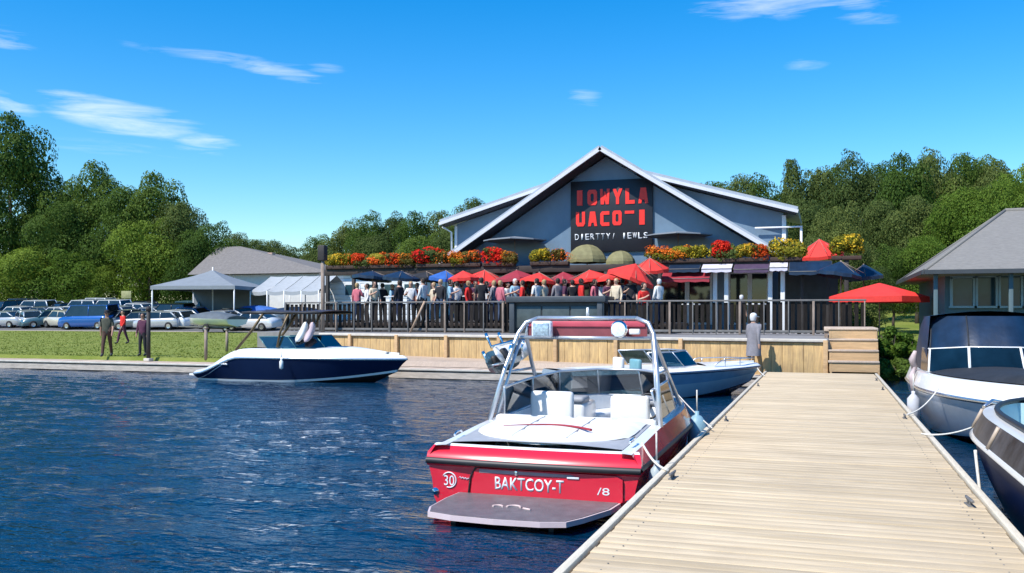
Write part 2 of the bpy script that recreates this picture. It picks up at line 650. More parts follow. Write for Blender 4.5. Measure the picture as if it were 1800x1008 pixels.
HL = [(27.6, -1.2), (28.3, 0.42), (40, 0.50), (60, 0.70), (74, 1.9), (79, 2.15), (100, 3.2), (200, 6.0), (1600, 10.0)]
HR = [(29.4, -1.2), (31.0, 0.40), (40, 0.60), (60, 1.5), (100, 4.0), (200, 7.0), (1600, 10.0)]


def ground_z(x, y):
    k = min(1.0, max(0.0, (x - 1.4) / 0.4))
    return lerp_pts(HL, y) * (1 - k) + lerp_pts(HR, y) * k


gx = [-1600, -600, -300, -150, -80, -40, -20, -10, 0, 1.4, 1.8, 6, 12, 30, 60, 120, 300, 600, 1600]
gy = [24, 27.6, 28.3, 29.4, 31, 35, 40, 50, 60, 67, 74, 79, 87, 100, 150, 200, 400, 1600]
g = MB()
g.grid([[(x, y, ground_z(x, y)) for x in gx] for y in gy], smooth=False)


def grass_material():
    m = bpy.data.materials.new('lawn_grass')
    m.use_nodes = True
    nt = m.node_tree
    b = nt.nodes['Principled BSDF']
    b.inputs['Roughness'].default_value = 0.9
    b.inputs['Specular IOR Level'].default_value = 0.1
    geo = nt.nodes.new('ShaderNodeNewGeometry')
    n1 = nt.nodes.new('ShaderNodeTexNoise')
    n1.inputs['Scale'].default_value = 0.45
    n1.inputs['Detail'].default_value = 8
    n1.inputs['Roughness'].default_value = 0.7
    nt.links.new(geo.outputs['Position'], n1.inputs['Vector'])
    ramp = nt.nodes.new('ShaderNodeValToRGB')
    ramp.color_ramp.elements[0].position = 0.32
    ramp.color_ramp.elements[0].color = (0.13, 0.175, 0.028, 1)
    ramp.color_ramp.elements[1].position = 0.68
    ramp.color_ramp.elements[1].color = (0.23, 0.255, 0.065, 1)
    nt.links.new(n1.outputs['Fac'], ramp.inputs[0])
    nt.links.new(ramp.outputs[0], b.inputs['Base Color'])
    n2 = nt.nodes.new('ShaderNodeTexNoise')
    n2.inputs['Scale'].default_value = 18
    nt.links.new(geo.outputs['Position'], n2.inputs['Vector'])
    bp = nt.nodes.new('ShaderNodeBump')
    bp.inputs['Strength'].default_value = 0.8
    bp.inputs['Distance'].default_value = 0.05
    nt.links.new(n2.outputs['Fac'], bp.inputs['Height'])
    nt.links.new(bp.outputs[0], b.inputs['Normal'])
    return m


lawn_m = grass_material()
struct('ground', g, lawn_m)


def water_material():
    m = bpy.data.materials.new('lake_water')
    m.use_nodes = True
    nt = m.node_tree
    b = nt.nodes['Principled BSDF']
    b.inputs['Base Color'].default_value = (0.0005, 0.020, 0.052, 1)
    b.inputs['Roughness'].default_value = 0.04
    b.inputs['IOR'].default_value = 1.33
    geo = nt.nodes.new('ShaderNodeNewGeometry')
    hs = []
    for sc, st, rot in ((4.5, (0.6, 1.5, 1), 0.35), (11.0, (0.7, 1.4, 1), -0.2), (1.4, (0.6, 1.4, 1), 0.6)):
        mp = nt.nodes.new('ShaderNodeMapping')
        mp.inputs['Scale'].default_value = st
        mp.inputs['Rotation'].default_value = (0, 0, rot)
        nt.links.new(geo.outputs['Position'], mp.inputs['Vector'])
        n = nt.nodes.new('ShaderNodeTexNoise')
        n.inputs['Scale'].default_value = sc
        n.inputs['Detail'].default_value = 3.0
        n.inputs['Distortion'].default_value = 0.5
        nt.links.new(mp.outputs[0], n.inputs['Vector'])
        hs.append(n.outputs['Fac'])

    def mm(op, a, bb):
        q = nt.nodes.new('ShaderNodeMath')
        q.operation = op
        for i, v in enumerate((a, bb)):
            if isinstance(v, (int, float)):
                q.inputs[i].default_value = v
            else:
                nt.links.new(v, q.inputs[i])
        return q.outputs[0]
    h = mm('ADD', mm('ADD', hs[0], mm('MULTIPLY', hs[1], 0.38)), mm('MULTIPLY', hs[2], 1.2))
    bp = nt.nodes.new('ShaderNodeBump')
    bp.inputs['Strength'].default_value = 1.0
    bp.inputs['Distance'].default_value = 0.05
    nt.links.new(h, bp.inputs['Height'])
    nt.links.new(bp.outputs[0], b.inputs['Normal'])
    return m


# one sheet of water: real waves in the harbour, coarse and flat far out
wx = np.concatenate([[-1600, -600, -200, -90], np.arange(-48, -1.0, 0.105), np.arange(-0.9, 1.2, 0.5), np.arange(1.3, 9, 0.13), [14, 40, 150, 600, 1600]])
wy = np.concatenate([[-1600, -400, -60, -10, 0], np.arange(3.0, 27.2, 0.095), [28, 29, 31, 34]])
GX, GY = np.meshgrid(wx, wy)
wrng = np.random.default_rng(5)
Hh_ = np.zeros_like(GX)
for k in range(70):
    lam = 0.34 * (6.0 ** wrng.random())
    ang = wrng.normal(1.25, 0.55)
    kx, ky = math.cos(ang) * 2 * math.pi / lam, math.sin(ang) * 2 * math.pi / lam
    amp = 0.0017 * lam ** 0.9
    Hh_ += amp * np.sin(kx * GX + ky * GY + wrng.uniform(0, 6.28) + 0.6 * np.sin(0.31 * GX * kx / 6 + wrng.uniform(0, 6)))
gust = 0.72 + 0.28 * np.sin(0.21 * GX + 0.5 * np.sin(0.17 * GY)) * np.sin(0.33 * GY + 1.3)
fade = np.clip((GX + 48) / 3, 0, 1) * np.clip((9 - GX) / 1, 0, 1) * np.clip((GY - 3) / 1, 0, 1) * np.clip((27.2 - GY) / 0.5, 0, 1)
Hh_ *= gust * fade
wme = bpy.data.meshes.new('lake_water')
nyw, nxw = GX.shape
co_ = np.stack([GX, GY, Hh_], -1).reshape(-1, 3)
idx = np.arange(nyw * nxw).reshape(nyw, nxw)
quads = np.stack([idx[:-1, :-1], idx[:-1, 1:], idx[1:, 1:], idx[1:, :-1]], -1).reshape(-1, 4)
wme.vertices.add(len(co_))
wme.vertices.foreach_set('co', co_.reshape(-1).astype(np.float32))
wme.loops.add(len(quads) * 4)
wme.loops.foreach_set('vertex_index', quads.reshape(-1).astype(np.int32))
wme.polygons.add(len(quads))
wme.polygons.foreach_set('loop_start', np.arange(0, len(quads) * 4, 4, dtype=np.int32))
wme.polygons.foreach_set('loop_total', np.full(len(quads), 4, dtype=np.int32))
wme.update(calc_edges=True)
wme.polygons.foreach_set('use_smooth', np.ones(len(quads), dtype=bool))
struct('lake_water', wme, water_material())

# parking lot draped over the rise behind the lawn
lot = MB()
lx = [-110, -80, -40, -20, -16]
lot.grid([[(x, y, ground_z(x, y) + 0.012) for x in lx] for y in (60, 67, 74, 79)], smooth=False)
struct('parking_lot', lot, asphalt)
path = MB()
path.grid([[(x, y, ground_z(x, y) + 0.008) for x in lx] for y in (58.6, 59.99)], smooth=False)
struct('gravel_path', path, mat('gravel', (0.42, 0.36, 0.29), 0.95, var=0.2, scale=9, bump=0.4))

# grass tufts over the lawn
N = 26000
xs = RNG.uniform(-62, -13, N)
ys = 28.4 + (RNG.uniform(0, 1, N) ** 1.4) * 30
tv, tf = [], []
for i in range(N):
    x, y = xs[i], ys[i]
    if x > -20.5 and y > 29:
        continue
    z = ground_z(x, y)
    a = random.uniform(0, math.pi)
    hgt = random.uniform(0.02, 0.055)
    wd = random.uniform(0.02, 0.05)
    o = len(tv)
    tv += [(x - wd * math.cos(a), y - wd * math.sin(a), z - 0.005), (x + wd * math.cos(a), y + wd * math.sin(a), z - 0.005),
           (x + random.uniform(-.04, .04), y + random.uniform(-.04, .04), z + hgt)]
    tf.append((o, o + 1, o + 2))
me = bpy.data.meshes.new('grass')
me.from_pydata(tv, [], tf)
go = obj('grass', me, leaf_mat('grass_blades', (0.12, 0.17, 0.02), (0.25, 0.28, 0.06), 0.45, 0.0))
go['kind'] = 'stuff'
go['label'] = 'short sunlit grass of the lawn behind the shore dock'

# ------------------------------------------------------------------ main dock
DZ = 0.45
XL, XR = -1.54, 1.31
DY0, DY1 = -3.0, 26.25
dock = thing('dock', 'long pale plank dock running from the foreground to the timber steps', 'dock', (0, 0, 0))
pm = MB()
pm.bbox((0, 0, 0), (XR - XL - 0.10, 0.1475, 0.04), 0.005)
pmesh = fixn(pm.mesh('plank'))
pmesh.materials.append(plank_m)
y = DY0
while y < DY1 - 0.1:
    p = obj('plank', pmesh, None, dock, ((XL + XR) / 2 + random.uniform(-.006, .006), y + 0.075, DZ - 0.02 + random.uniform(-.003, .003)))
    p.rotation_euler = (random.uniform(-.01, .01), 0, random.uniform(-.0022, .0022))
    y += 0.152
em = MB()
em.bbox((0, (DY0 + DY1) / 2, 0), (0.06, DY1 - DY0, 0.07), 0.006)
for x in (XL, XR):
    obj('edge_trim', em, edge_m, dock, (x, 0, DZ - 0.012))
fm = MB()
fm.box((0, (DY0 + DY1) / 2, 0), (0.05, DY1 - DY0, 0.24))
for x in (XL + 0.02, XR - 0.02):
    obj('fascia', fm, beam_m, dock, (x, 0, DZ - 0.20))
for yy in np.arange(-1.5, 26.2, 3.4):
    for x in (XL + 0.25, XR - 0.25):
        q = MB()
        q.tube([(0, 0, -1.1), (0, 0, DZ - 0.06)], 0.11, 10)
        obj('pile', q, beam_m, dock, (x, yy, 0))


sq = MB()
for k in range(int((DY1 - DY0) / 0.152)):
    for x in (XL + 0.22, XR - 0.22):
        yv = DY0 + 0.075 + k * 0.152 + random.uniform(-.02, .02)
        if yv < 4 or yv > 16:
            continue
        sq.lathe([(0.0, 0.0035), (0.006, 0.0035), (0.007, 0.0)], 6, (x + random.uniform(-.008, .008), yv, DZ + 0.001))
sc_ = obj('screw_heads', sq, rail_m, dock, recalc=False)
sc_['kind'] = 'stuff'


def cleat(parent, x, y, rz=0.0):
    c = MB()
    c.tube([(0, -0.13, 0.055), (0, -0.07, 0.05), (0, 0.07, 0.05), (0, 0.13, 0.055)], [0.010, 0.016, 0.016, 0.010], 8)
    c.tube([(0, -0.04, 0.0), (0, -0.035, 0.05)], 0.014, 8)
    c.tube([(0, 0.04, 0.0), (0, 0.035, 0.05)], 0.014, 8)
    c.bbox((0, 0, 0.006), (0.055, 0.17, 0.012), 0.004)
    return obj('cleat', c, rail_m, parent, (x, y, DZ), rz)


for (x, yy) in ((XL + .14, 8.9), (XL + .14, 14.0), (XL + .14, 21.0), (XR - .16, 8.45), (XR - .14, 15.2), (XR - .14, 20.8), (XR - .12, 23.6)):
    cleat(dock, x, yy, random.uniform(-.15, .15))

# ------------------------------------------------------------------ shore dock
SZ = 0.28
sd = thing('shore_dock', 'low bleached plank dock along the lawn and retaining wall', 'dock', (0, 0, 0))
sm_ = MB()
sm_.bbox((0, 0, 0), (0.29, 2.0, 0.05), 0.008)
smesh = fixn(sm_.mesh('plank'))
smesh.materials.append(shore_plank)
x = -46.0
while x < XL - 0.25:
    o = obj('plank', smesh, None, sd, (x, 27.5 + random.uniform(-.012, .012), SZ - 0.025 + random.uniform(-.004, .004)))
    x += 0.30
ff = MB()
ff.box((-23.9, 26.46, SZ - 0.16), (44.5, 0.06, 0.2))
obj('fascia', ff, mat('grey_fascia', (0.46, 0.40, 0.34), 0.85, var=0.25, scale=3, bump=0.3, stretch=(1, 6, 6)), sd)
ft = MB()
ft.bbox((-23.9, 26.44, SZ + 0.012), (44.5, 0.10, 0.06), 0.01)
obj('edge_trim', ft, cap_m, sd)
for x in np.arange(-45, -2, 4.3):
    q = MB()
    q.tube([(x, 26.7, -1.1), (x, 26.7, SZ - 0.06)], 0.1, 8)
    obj('pile', q, beam_m, sd)

# ------------------------------------------------------------------ terrace and retaining wall
TZ = 1.35
WR = Vector((0.05, 27.5, 0))
WL = Vector((-18.2, 30.6, 0))
tb = MB()
outl = [(WR.x, WR.y + 0.16), (1.35, 28.9), (1.35, 47.0), (-21.5, 47.0), (-21.5, 31.2), (WL.x, WL.y + 0.16)]
n_ = len(outl)
tb.add([(a, b, TZ) for a, b in outl] + [(a, b, -0.6) for a, b in outl],
       [tuple(range(n_))] + [(i, i + n_, (i + 1) % n_ + n_, (i + 1) % n_) for i in range(n_)])
struct('terrace', tb, terrace_m)
wedge = MB()
wedge.poly([(-19.0, 28.34, 0.455), (-4.6, 28.34, 0.455), (-4.6, 28.45, 0.46), (-19.0, 30.9, 0.62)])
wedge.poly([(-19.0, 28.0, 0.292), (-4.2, 28.0, 0.292), (-4.2, 28.34, 0.455), (-19.0, 28.34, 0.455)])
struct('shore_path', wedge, shore_plank)
rw = thing('retaining_wall', 'tan timber board retaining wall below the terrace', 'wall', (0, 0, 0))
dirw = (WL - WR).normalized()
lenw = (WL - WR).length
angw = math.atan2(dirw.y, dirw.x)
bm_ = MB()
bm_.bbox((0, 0, 0.42), (0.298, 0.06, 1.62), 0.004)
bmesh_w = fixn(bm_.mesh('board'))
bmesh_w.materials.append(timber)
nb = int(lenw / 0.305)
for i in range(nb):
    p = WR + dirw * (0.16 + i * 0.305)
    o = obj('board', bmesh_w, None, rw, (p.x + random.uniform(-.004, .004), p.y + random.uniform(-.006, .006), 0), angw)
for i in range(0, nb, 7):
    p = WR + dirw * (0.01 + i * 0.305) + Vector((0, -0.09, 0))
    q = MB()
    q.bbox((0, 0, 0.45), (0.13, 0.12, 1.72), 0.012)
    obj('post', q, step_m, rw, p, angw)
q = MB()
q.bbox((0, 0, 0), (lenw + 0.1, 0.34, 0.09), 0.015)
pc = WR + dirw * lenw / 2
obj('coping', q, cap_m, rw, (pc.x, pc.y + 0.06, TZ - 0.055), angw)

# timber steps from the dock up to the landing
st = thing('timber_steps', 'wide tan timber steps at the end of the dock', 'steps', (0, 0, 0))
sx0, sx1 = 0.12, 1.42
lev = [DZ + 0.30, DZ + 0.60, DZ + 0.90, DZ + 1.20]
yy = 26.95
for i, z in enumerate(lev):
    q = MB()
    q.bbox(((sx0 + sx1) / 2, yy + 0.20, z - 0.025), (sx1 - sx0 + 0.04, 0.44, 0.05), 0.008)
    obj('tread', q, shore_plank, st)
    q = MB()
    q.box(((sx0 + sx1) / 2, yy + 0.03, z - 0.17), (sx1 - sx0 - 0.02, 0.04, 0.26))
    obj('riser', q, step_m, st)
    yy += 0.40
q = MB()
prof = [(26.95, -0.4), (26.95, lev[0] - .06), (27.35, lev[0] - .06), (27.35, lev[1] - .06), (27.75, lev[1] - .06), (27.75, lev[2] - .06), (28.15, lev[2] - .06), (28.15, lev[3] - .06), (28.6, lev[3] - .06), (28.6, -0.4)]
for x in (sx0 + 0.03, sx1 - 0.03):
    q.slab([(x, a + 0.006, b) for a, b in prof], 0.05)
obj('stringer', q, step_m, st)
q = MB()
q.bbox((0.74, 30.2, lev[3] - 0.05), (1.5, 3.2, 0.1), 0.01)
obj('landing', q, shore_plank, st)
for (x, yv) in ((0.05, 28.7), (1.43, 28.7), (0.05, 31.7), (1.43, 31.7)):
    q = MB()
    q.box((x, yv, 0.7), (0.1, 0.1, 1.75))
    obj('leg', q, post_m, st)

# ------------------------------------------------------------------ terrace fence
FY = 32.0
fen = thing('terrace_fence', 'board fence darkened for shade, with pale posts along the terrace edge', 'fence', (0, FY, 0))
fm_ = MB()
fm_.box((0, 0, 0), (0.125, 0.025, 1.06))
fmesh = fm_.mesh('plank')
fixn(fmesh)
fmesh.materials.append(fence_m)
x = -20.6
i = 0
FTOP = TZ + 1.2
while x < 1.25:
    inkiosk = -11.2 < x < -7.6
    if not inkiosk:
        o = obj('plank', fmesh, None, fen, (x, random.uniform(-.006, .006), TZ + 0.58 + random.uniform(-.012, .012)))
    x += 0.2
    i += 1
for xa, xb in ((-20.7, -11.25), (-7.55, 1.3)):
    q = MB()
    q.bbox(((xa + xb) / 2, -0.02, FTOP - 0.03), (xb - xa, 0.12, 0.06), 0.012)
    obj('top_rail', q, rail_m, fen)
    q = MB()
    q.bbox(((xa + xb) / 2, -0.04, TZ + 0.12), (xb - xa, 0.05, 0.09), 0.01)
    obj('bottom_rail', q, rail_m, fen)
    nx = int((xb - xa) / 0.74)
    for k in range(nx + 1):
        px_ = xa + 0.05 + (xb - xa - 0.1) * k / nx
        q = MB()
        big = (k % 3 == 0)
        s_ = 0.075 if big else 0.04
        q.bbox((px_, -0.062 - s_ / 2, TZ + 0.57), (s_, s_, 1.14), 0.008)
        obj('post', q, post_m if random.random() < 0.7 else rail_m, fen)
q = MB()
q.tube([(-15.0, -0.3, TZ), (-14.45, -0.16, FTOP)], 0.045, 8)
obj('prop', q, mat('bare_timber', (0.42, 0.29, 0.2), 0.8, var=0.2), fen)

# bar kiosk in the middle of the fence line
kx0, kx1 = x_at(897, FY), x_at(1062, FY)
ks = thing('bar_kiosk', 'dark grey bar counter hut in the gap of the terrace fence', 'kiosk', ((kx0 + kx1) / 2, FY + 0.5, TZ))
kw = kx1 - kx0
slate_dark = mat('dark_slate_panel', (0.045, 0.055, 0.065), 0.5, var=0.2, scale=3)
q = MB()
q.bbox((0, 0, 1.25), (kw + 0.2, 1.5, 0.22), 0.02)
obj('counter_top', q, slate_dark, ks)
q = MB()
q.box((0, 0, 0.56), (kw - 0.3, 1.1, 1.13))
obj('counter_body', q, mat('kiosk_body', (0.035, 0.042, 0.045), 0.6, var=0.2), ks)
for s_ in (-1, 1):
    q = MB()
    q.bbox((s_ * (kw / 2 - 0.12), -0.6, 0.57), (0.2, 0.2, 1.14), 0.015)
    obj('post', q, slate_dark, ks)
for k in range(3):
    q = MB()
    q.bbox((-kw / 3.3 + k * kw / 3.3, -0.565, 0.6), (kw / 3.5, 0.03, 0.8), 0.01)
    obj('panel', q, mat('kiosk_panel', (0.06, 0.075, 0.075), 0.35, var=0.2), ks)

# tall weathered pole at the left end of the terrace
q = MB()
pp = at_y(567, 590, 31.3)
q.tube([(0, 0, 0), (0.02, 0, 1.7), (0.0, 0.0, 3.05)], [0.085, 0.08, 0.075], 10)
tpole = thing('tall_pole', 'tall weathered wooden pole at the left end of the terrace fence', 'pole', (pp.x, pp.y, TZ - 0.2))
obj('shaft', q, post_m, tpole)
q = MB()
q.bbox((0, 0, 3.3), (0.3, 0.28, 0.6), 0.03)
obj('head', q, dark_post, tpole)


# ================================================================== VEGETATION
def leaf_cloud(name, pts, nrm, size, aspect=0.62, rng=RNG):
    n = len(pts)
    rnd = rng.normal(size=(n, 3))
    nn = nrm + 0.6 * rnd / np.linalg.norm(rnd, axis=1, keepdims=True)
    nn /= np.linalg.norm(nn, axis=1, keepdims=True) + 1e-9
    t = rng.normal(size=(n, 3))
    u = np.cross(nn, t)
    u /= np.linalg.norm(u, axis=1, keepdims=True) + 1e-9
    v = np.cross(nn, u)
    L = size[:, None]
    fold = nn * L * 0.18
    P = np.empty((n, 4, 3))
    P[:, 0] = pts - u * L * 0.5
    P[:, 1] = pts - v * L * 0.5 * aspect + fold
    P[:, 2] = pts + u * L * 0.5
    P[:, 3] = pts + v * L * 0.5 * aspect + fold
    me = bpy.data.meshes.new(name)
    me.vertices.add(n * 4)
    me.vertices.foreach_set('co', P.reshape(-1).astype(np.float32))
    me.loops.add(n * 4)
    me.loops.foreach_set('vertex_index', np.arange(n * 4, dtype=np.int32))
    me.polygons.add(n)
    me.polygons.foreach_set('loop_start', np.arange(0, n * 4, 4, dtype=np.int32))
    me.polygons.foreach_set('loop_total', np.full(n, 4, dtype=np.int32))
    me.update(calc_edges=True)
    return me


def lobed_points(lobes, n, rng, inner=0.25):
    vol = np.array([r ** 2.2 for (_, r) in lobes])
    cnt = (vol / vol.sum() * n).astype(int) + 1
    P, Nn = [], []
    for (c, r), k in zip(lobes, cnt):
        d = rng.normal(size=(k, 3))
        d[:, 2] += 0.25
        d /= np.linalg.norm(d, axis=1, keepdims=True)
        # lumpy shell: small clumps over the lobe
        nc = max(5, int(k / 45))
        cl = rng.normal(size=(nc, 3))
        cl /= np.linalg.norm(cl, axis=1, keepdims=True)
        near = (d @ cl.T).max(axis=1)
        lump = 0.80 + 0.30 * np.clip((near - 0.75) / 0.25, 0, 1)
        rad = r * lump * (1 - inner * rng.random(k) ** 2.2)
        P.append(np.array(c) + d * rad[:, None] * np.array([1, 1, 0.85]))
        Nn.append(d)
    return np.concatenate(P), np.concatenate(Nn)


def make_crown(seed, n=11000, width=0.36, base=0.20, kind='round', leaf=0.0145):
    rng = np.random.default_rng(seed)
    lobes = []
    for i in range(26):
        h = rng.uniform(0, 1)
        if kind == 'round':
            env = math.sin(math.pi * (0.12 + 0.80 * h)) ** 0.7
        elif kind == 'cone':
            env = (1 - h) ** 0.7 * 0.95 + 0.10
        else:
            env = math.sin(math.pi * (0.2 + 0.75 * h)) ** 0.5
        a = rng.uniform(0, 2 * math.pi)
        rr = width * env * rng.uniform(0.35, 0.85)
        r = width * rng.uniform(0.26, 0.46) * (0.75 + 0.4 * env)
        z = base + r * 0.6 + h * (0.93 - base - r)
        lobes.append(((rr * math.cos(a), rr * math.sin(a), z), r))
    lobes.append(((0, 0, base + (1 - base) * 0.45), width * 0.7))
    lobes.append(((0, 0, base + (1 - base) * 0.72), width * 0.52))
    for i in range(7):   # sprigs breaking the outline
        a = rng.uniform(0, 2 * math.pi)
        rr = width * rng.uniform(0.0, 0.6)
        lobes.append(((rr * math.cos(a), rr * math.sin(a), rng.uniform(0.86, 0.97) - 0.22 * rr / width), width * rng.uniform(0.09, 0.16)))
    P, Nn = lobed_points(lobes, n, rng)
    size = leaf * rng.uniform(0.6, 1.5, len(P))
    return leaf_cloud('crown', P, Nn, size, rng=rng)


def make_trunk(seed, base=0.24):
    rng = random.Random(seed)
    q = MB()
    q.tube([(0, 0, -0.02), (0.004, 0.0, 0.12), (rng.uniform(-.02, .02), rng.uniform(-.02, .02), 0.35), (rng.uniform(-.03, .03), rng.uniform(-.03, .03), 0.62)],
           [0.024, 0.018, 0.013, 0.006], 8)
    for i in range(6):
        a = i * 1.05 + rng.uniform(-.3, .3)
        z0 = rng.uniform(0.2, 0.45)
        q.tube([(0, 0, z0), (0.1 * math.cos(a), 0.1 * math.sin(a), z0 + 0.12), (0.2 * math.cos(a), 0.2 * math.sin(a), z0 + 0.26)], [0.010, 0.007, 0.003], 5)
    me = q.mesh('trunk')
    me.materials.append(bark)
    return me


CROWNS = {'round': [make_crown(s, kind='round', n=26000) for s in (11, 12, 13, 14)],
          'cone': [make_crown(s, kind='cone', width=0.27, n=20000) for s in (21, 22, 23)],
          'tall': [make_crown(s, kind='tall', width=0.30, n=22000) for s in (31, 32, 33)]}
TRUNKS = [make_trunk(s) for s in (1, 2, 3)]
for v in CROWNS.values():
    for me in v:
        me.materials.append(leaf_a)
CN = [0]


def tree(px, ytop, Y, wpx, kind, leaf, label, group, sink=0.0):
    """tree whose crown top shows at (px, ytop) and which stands on the ground at distance Y"""
    top = at_y(px, ytop, Y)
    gz = ground_z(top.x, Y)
    d = Y / cam_ray(px, HOR).y
    H = top.z - gz + sink
    wid = wpx / F * d
    t = thing({'round': 'broadleaf_tree', 'cone': 'pointed_tree', 'tall': 'tall_tree'}[kind], label, 'tree', (top.x, Y, gz - sink),
              random.uniform(0, 6.28), group)
    base_w = {'round': 0.36, 'cone': 0.27, 'tall': 0.30}[kind] * 2.1
    CN[0] += 1
    cr_ = obj('crown', CROWNS[kind][CN[0] % len(CROWNS[kind])], None, t)
    s_ = wid / base_w
    cr_.scale = (s_, s_, H)
    cr_.material_slots[0].link = 'OBJECT'
    cr_.material_slots[0].material = leaf
    tr = obj('trunk', TRUNKS[CN[0] % 3], None, t)
    tr.scale = (H * 0.8, H * 0.8, H * 0.95)
    return t


ORD = ['first', 'second', 'third', 'fourth', 'fifth', 'sixth', 'seventh', 'eighth', 'ninth', 'tenth', 'eleventh', 'twelfth', 'thirteenth', 'fourteenth',
       'fifteenth', 'sixteenth', 'seventeenth', 'eighteenth']
LEFT = [(-60, 215, 89.5, 170, 'round', leaf_a), (18, 172, 87.5, 165, 'tall', leaf_a), (90, 288, 89.5, 150, 'round', leaf_a), (162, 262, 88.5, 125, 'tall', leaf_a),
        (120, 345, 84.5, 140, 'round', leaf_a), (222, 318, 87.5, 150, 'round', leaf_a), (272, 282, 88.5, 130, 'tall', leaf_a), (322, 342, 87.5, 130, 'round', leaf_b),
        (372, 378, 85.5, 120, 'round', leaf_a), (262, 372, 83.5, 150, 'round', leaf_c), (412, 402, 91.5, 95, 'round', leaf_b), (345, 412, 83.5, 110, 'round', leaf_a)]
LEFT.sort(key=lambda a: a[0])
for i, a in enumerate(LEFT):
    tree(*a, '%s dark leafy tree counted from the left in the belt behind the parked cars' % ORD[i], 'trees behind the car park', sink=3.0)
for i, a in enumerate([(-10, 436, 82.5, 150, 'round', leaf_c), (62, 424, 81.5, 170, 'round', leaf_c), (128, 430, 82.0, 140, 'round', leaf_c), (178, 462, 82.5, 90, 'round', leaf_c)]):
    tree(*a, '%s low bright green bushy tree from the left edge above the cars' % ORD[i], 'low bushes above the car park', sink=4.0)
MID = [(445, 412, 118, 85, 'round', leaf_b), (485, 416, 120, 85, 'round', leaf_b), (525, 424, 122, 90, 'round', leaf_b), (568, 408, 118, 80, 'tall', leaf_a),
       (605, 384, 116, 85, 'tall', leaf_b), (650, 362, 114, 95, 'round', leaf_a), (692, 366, 116, 80, 'tall', leaf_b), (728, 357, 113, 85, 'tall', leaf_a),
       (772, 362, 115, 90, 'round', leaf_b), (828, 338, 108, 90, 'round', leaf_b), (800, 385, 104, 100, 'round', leaf_b), (868, 372, 110, 100, 'round', leaf_b),
       (655, 408, 104, 110, 'round', leaf_b), (745, 402, 102, 110, 'round', leaf_a), (560, 432, 106, 110, 'round', leaf_b)]
MID.sort(key=lambda a: a[0])
for i, a in enumerate(MID):
    tree(*a, '%s tree from the left in the distant belt between roof and gabled building' % ORD[i], 'distant trees left of the building', sink=3.0)
RB = [(1215, 318, 78, 130, 'round', leaf_a), (1252, 302, 76, 120, 'round', leaf_a), (1298, 294, 74, 125, 'round', leaf_b), (1345, 292, 74, 120, 'round', leaf_a),
      (1392, 262, 72, 80, 'cone', leaf_b), (1435, 278, 74, 120, 'round', leaf_b), (1500, 250, 72, 130, 'round', leaf_b), (1545, 272, 76, 120, 'round', leaf_a),
      (1586, 244, 70, 120, 'tall', leaf_a), (1642, 246, 72, 130, 'round', leaf_b), (1695, 256, 73, 130, 'round', leaf_a), (1750, 268, 72, 130, 'round', leaf_b),
      (1800, 264, 70, 130, 'round', leaf_c), (1850, 270, 70, 130, 'round', leaf_a), (1470, 268, 78, 110, 'tall', leaf_a), (1615, 262, 78, 110, 'tall', leaf_a), (1725, 264, 78, 110, 'tall', leaf_a)]
RB.sort(key=lambda a: a[0])
for i, a in enumerate(RB):
    tree(*a, '%s tree from the left along the skyline right of the gabled building' % ORD[i], 'skyline trees right of the building', sink=2.5)
RF = [(1415, 335, 62, 120, 'round', leaf_b), (1478, 345, 60, 115, 'round', leaf_b), (1545, 342, 62, 110, 'round', leaf_b), (1612, 335, 60, 120, 'round', leaf_b),
      (1690, 318, 58, 130, 'round', leaf_c), (1762, 296, 57, 140, 'round', leaf_c), (1835, 290, 56, 150, 'round', leaf_c), (1435, 405, 52, 95, 'round', leaf_b),
      (1500, 402, 52, 100, 'round', leaf_b), (1570, 420, 50, 95, 'round', leaf_a), (1630, 405, 50, 110, 'round', leaf_c), (1540, 460, 47, 80, 'round', leaf_b)]
RF.sort(key=lambda a: a[0])
for i, a in enumerate(RF):
    tree(*a, '%s nearer bushy tree from the left between gabled building and grey-roofed house' % ORD[i], 'nearer trees by the grey-roofed house')


def bush(name, label, loc, size, leaf, seed, n=2600, group=None, leafsize=0.09):
    rng = np.random.default_rng(seed)
    lobes = []
    for i in range(12):
        a = rng.uniform(0, 6.28)
        r = rng.uniform(0.22, 0.36)
        rr = rng.uniform(0, 0.55)
        lobes.append(((rr * math.cos(a) * size[0], rr * math.sin(a) * size[1], (0.25 + rng.uniform(0, 0.5) * (1 - rr * 0.7)) * size[2]), r * min(size)))
    P, Nn = lobed_points(lobes, n, rng)
    P[:, 2] = np.abs(P[:, 2])
    me = leaf_cloud('foliage', P, Nn, leafsize * rng.uniform(0.6, 1.4, len(P)), rng=rng)
    t = thing(name, label, 'bush', loc, 0, group)
    obj('foliage', me, leaf, t)
    q = MB()
    for i in range(5):
        a = i * 1.26
        q.tube([(0, 0, -0.05), (0.15 * size[0] * math.cos(a), 0.15 * size[1] * math.sin(a), 0.3 * size[2]), (0.35 * size[0] * math.cos(a), 0.35 * size[1] * math.sin(a), 0.62 * size[2])], [0.03, 0.02, 0.008], 5)
    obj('stem', q, bark, t)
    return t


